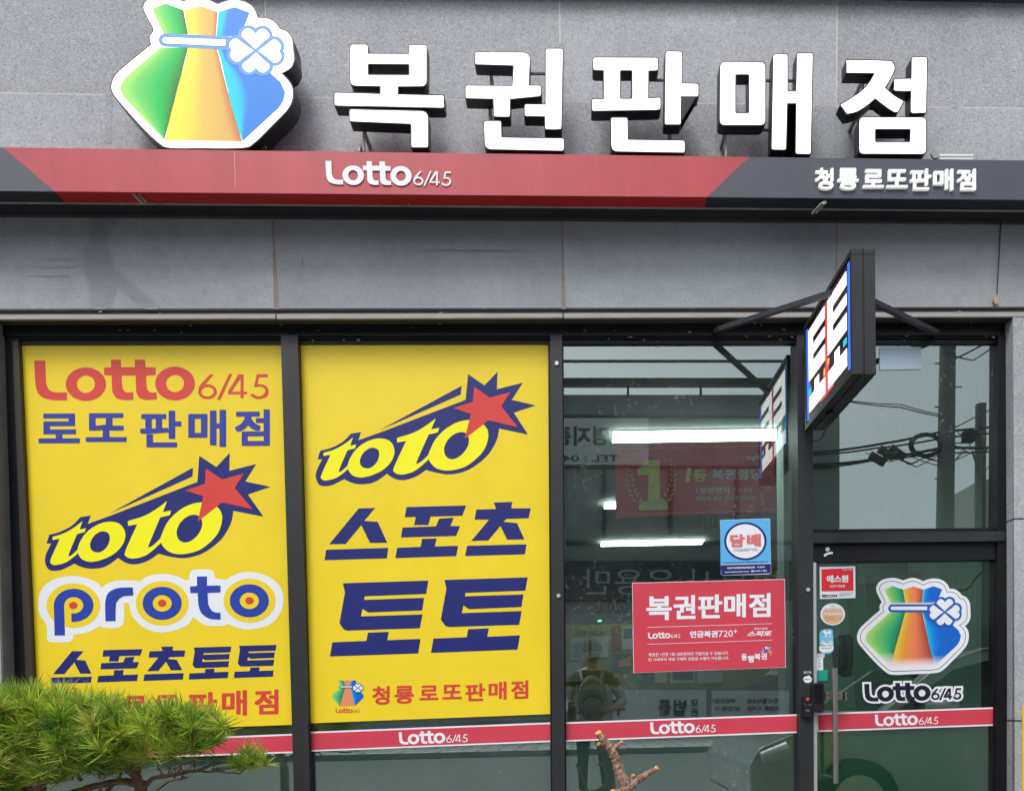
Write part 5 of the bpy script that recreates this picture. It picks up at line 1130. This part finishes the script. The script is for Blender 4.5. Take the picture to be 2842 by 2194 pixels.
def hand(J,E,wrist,nm,d,side,n_,s=1,curl=.5):
    """palm and five bent fingers; d: direction of the fingers, side: towards the thumb, n_: palm normal"""
    w=Vector(J[wrist][0]); d=Vector(d).normalized(); side=Vector(side).normalized(); n_=Vector(n_).normalized()
    J[nm+'p']=(w+d*.05*s,(.030*s,.016*s)); E.append((wrist,nm+'p'))
    for k,(o,L) in enumerate(((.026,.075),(.009,.083),(-.009,.078),(-.026,.062))):
        b0=w+d*.088*s+side*o*s; m1=b0+d*L*.5*s+n_*L*.25*curl; e1=m1+d*L*.30*(1-curl)*s+n_*L*.5*curl
        J[nm+'a%d'%k]=(b0,.0095*s);J[nm+'b%d'%k]=(m1,.0085*s);J[nm+'c%d'%k]=(e1,.0065*s)
        E+= [(nm+'p',nm+'a%d'%k),(nm+'a%d'%k,nm+'b%d'%k),(nm+'b%d'%k,nm+'c%d'%k)]
    t0=w+d*.03*s+side*.035*s; t1=t0+side*.022*s+d*.03*s+n_*.01; t2=t1+d*.028*s+n_*.015
    J[nm+'t0']=(t0,.012*s);J[nm+'t1']=(t1,.0105*s);J[nm+'t2']=(t2,.008*s); E+=[(nm+'p',nm+'t0'),(nm+'t0',nm+'t1'),(nm+'t1',nm+'t2')]
PX,PY=.22,-4.02
J={'pel':((PX,PY-.02,.93),(.165,.12)),'bel':((PX,PY-.02,1.10),(.15,.11)),'che':((PX,PY-.02,1.30),(.175,.115)),'sht':((PX,PY-.02,1.42),(.12,.09)),
 'nek':((PX,PY,1.50),.055),'hd0':((PX+.01,PY+.03,1.575),(.065,.075)),'hd1':((PX+.015,PY+.035,1.66),(.075,.09)),'hd2':((PX+.01,PY+.02,1.73),(.055,.065)),
 'sl':((PX-.20,PY,1.40),.075),'el':((PX-.27,PY+.08,1.15),.060),'wl':((-.03,-3.72,1.02),.027),
 'sr':((PX+.20,PY,1.40),.075),'er':((PX+.34,PY+.02,1.14),.060),'wr':((PX+.20,PY+.24,1.05),.027),
 'hl':((PX-.10,PY-.02,.86),.095),'kl':((PX-.11,PY+.02,.48),.062),'al':((PX-.12,PY-.02,.09),.042),'tl':((PX-.13,PY+.15,.045),.038),
 'hr':((PX+.10,PY-.02,.86),.095),'kr':((PX+.12,PY+.02,.48),.062),'ar':((PX+.14,PY-.02,.09),.042),'tr':((PX+.15,PY+.15,.045),.038)}
E=[('pel','bel'),('bel','che'),('che','sht'),('sht','nek'),('nek','hd0'),('hd0','hd1'),('hd1','hd2'),('sht','sl'),('sl','el'),('el','wl'),('sht','sr'),('sr','er'),('er','wr'),('pel','hl'),('hl','kl'),('kl','al'),('al','tl'),('pel','hr'),('hr','kr'),('kr','ar'),('ar','tr')]
hand(J,E,'wl','L',(.25,.3,.9),(.9,.2,-.1),(.3,.9,0),1,.5); hand(J,E,'wr','Rr',(-.8,.5,.1),(0,.1,1),(-.4,-.6,0),1,.45)
def fm(c):
    if c.z>1.47: return 0
    if c.z<.11: return 4
    if c.z<.93: return 3
    if c.z>1.30: return 2
    if (c.z<1.2 and (abs(c.x-PX)>.16) ) or c.y>PY+.13: return 0 if c.z<1.13 or c.y>PY+.2 else 1
    return 1
ph=body('person','person in a dark cap and white shirt holding up a phone, mirrored in the window',J,E,'pel',[M_skin,M_shirt,M_shd,M_trs,M_shoe],fm,(PX,PY,.0))
b=PB(); hc=Vector((PX+.015,PY+.03,1.70)); add_sphere(b,hc,(.105,.120,.105),M_c1,18,-.25); b.add([hc+Vector((x,y,z)) for x,y,z in ((-.07,.08,.01),(-.05,.15,-.005),(0,.175,-.01),(.05,.15,-.005),(.07,.08,.01),(0,.09,.02))],[(0,1,5),(1,2,5),(2,3,5),(3,4,5)],M_c1)
b.flat([(0,0),(1,0),(1,1)],lambda x,y:(0,0),0,M_c1) if False else None
cap=b.build('cap',ph)
b=PB(); add_sphere(b,(PX+.015,PY+.0,1.62),(.080,.075,.085),mat('black_hair',(.01,.009,.009),.6),14); b.build('hair',ph)
b=PB()
for s_ in (-1,1): add_sphere(b,(PX+.015+s_*.030,PY+.113,1.648),(.012,.008,.007),mat('eye_dark',(.02,.015,.012),.2),8); add_sphere(b,(PX+.015+s_*.078,PY+.035,1.635),(.010,.018,.030),M_skin,8)
add_sphere(b,(PX+.015,PY+.125,1.618),(.012,.018,.022),M_skin,8); b.build('facial_features',ph)
b=PB(); add_sphere(b,(PX+.015,PY+.088,1.590),(.058,.040,.045),mat('face_mask',(.05,.05,.055),.8),12); b.build('face_mask',ph)
phn=thing('phone','black phone held up at chest height by the person in the cap','phone',(-.02,-3.64,1.0))
b=PB(); b.box(-.035,.04,-3.628,-3.62,.945,1.09,M_case); b.build('body',phn)
bp_=thing('backpack','pale grey backpack worn on the chest of the person in the cap','backpack',(PX,PY+.2,1.0))
M_bag=mat('grey_canvas',(.20,.21,.20),.85,noise=.15,scale=12); Tm=M_shd
b=PB(); add_sphere(b,(PX-.0,PY+.165,1.17),(.155,.10,.245),M_bag,20); b.build('main_pocket',bp_)
b=PB(); add_sphere(b,(PX-.0,PY+.225,1.08),(.125,.075,.13),M_bag,18); b.build('front_pocket',bp_)
b=PB(); b.tube([(PX+.11*math.cos(R(a)),PY+.285-.03*abs(math.cos(R(a))),1.10+.10*math.sin(R(a))) for a in range(10,171,16)],.006,M_shd,6); b.tube([(PX+.13*math.cos(R(a)),PY+.245-.04*abs(math.cos(R(a))),1.22+.13*math.sin(R(a))) for a in range(10,171,16)],.006,M_shd,6); b.build('zip',bp_)
for s_ in (-1,1):
    b=PB(); b.tube([(PX+s_*.10,PY+.16,1.36),(PX+s_*.12,PY+.06,1.475),(PX+s_*.12,PY-.08,1.46),(PX+s_*.14,PY-.14,1.30),(PX+s_*.16,PY-.02,1.10),(PX+s_*.14,PY+.12,1.02)],.017,M_bag,8); b.build('strap',bp_)

# ---- shop worker seen behind the red notice
sx=at(2165,1850,1.35).x; sy=1.35; sz=at(2165,1790,1.35).z
J={'pel':((sx-.02,sy,.62),(.17,.13)),'bel':((sx-.02,sy,.82),(.15,.12)),'che':((sx-.01,sy,sz-.38),(.18,.12)),'sht':((sx,sy,sz-.26),(.13,.09)),'nek':((sx,sy,sz-.17),.055),
 'hd0':((sx+.0,sy-.02,sz-.09),(.068,.078)),'hd1':((sx,sy-.02,sz),(.078,.09)),'hd2':((sx,sy-.0,sz+.06),(.06,.07)),
 'sl':((sx-.20,sy,sz-.29),.065),'el':((sx-.27,sy+.04,sz-.57),.048),'wl':((sx-.10,sy+.28,sz-.62),.028),'sr':((sx+.20,sy,sz-.29),.065),'er':((sx+.27,sy+.04,sz-.57),.048),'wr':((sx+.10,sy+.28,sz-.62),.028),
 'hl':((sx-.1,sy+.08,.56),.09),'kl':((sx-.13,sy+.50,.55),.062),'al':((sx-.13,sy+.50,.11),.042),'tl':((sx-.13,sy+.64,.06),.038),'hr':((sx+.1,sy+.08,.56),.09),'kr':((sx+.13,sy+.50,.55),.062),'ar':((sx+.13,sy+.50,.11),.042),'tr':((sx+.13,sy+.64,.06),.038)}
E=[('pel','bel'),('bel','che'),('che','sht'),('sht','nek'),('nek','hd0'),('hd0','hd1'),('hd1','hd2'),('sht','sl'),('sl','el'),('el','wl'),('sht','sr'),('sr','er'),('er','wr'),('pel','hl'),('hl','kl'),('kl','al'),('al','tl'),('pel','hr'),('hr','kr'),('kr','ar'),('ar','tr')]
hand(J,E,'wl','L',(.2,1,0),(1,0,.2),(0,0,-1)); hand(J,E,'wr','Rr',(-.2,1,0),(-1,0,.2),(0,0,-1))
def fm2(c): return 0 if (c.z>sz-.2 or (c.y>sy+.24 and c.z>sz-.7 and c.z>.62)) else (2 if c.z<.66 else 1)
wk=body('person','person in a navy top sitting inside the shop behind the red notice',J,E,'pel',[M_skin,mat('navy_top',(.012,.016,.03),.9,noise=.2,scale=6),M_trs],fm2,(sx,sy,0))
b=PB(); add_sphere(b,(sx,sy+.0,sz+.02),(.094,.108,.115),MATS['black_hair'],18); b.build('hair',wk)
st_=thing('stool','round dark stool under the person in the navy top','stool',(sx-.02,sy+.02,0))
b=PB(); b.tube([(sx-.02,sy+.02,.44),(sx-.02,sy+.02,.50)],.19,M_c1,20); b.build('seat',st_)
b=PB(); b.tube([(sx-.02,sy+.02,.03),(sx-.02,sy+.02,.44)],.03,M_alu,10); b.tube([(sx-.02,sy+.02,.02),(sx-.02,sy+.02,.045)],.2,M_alu,20); b.build('pedestal',st_)
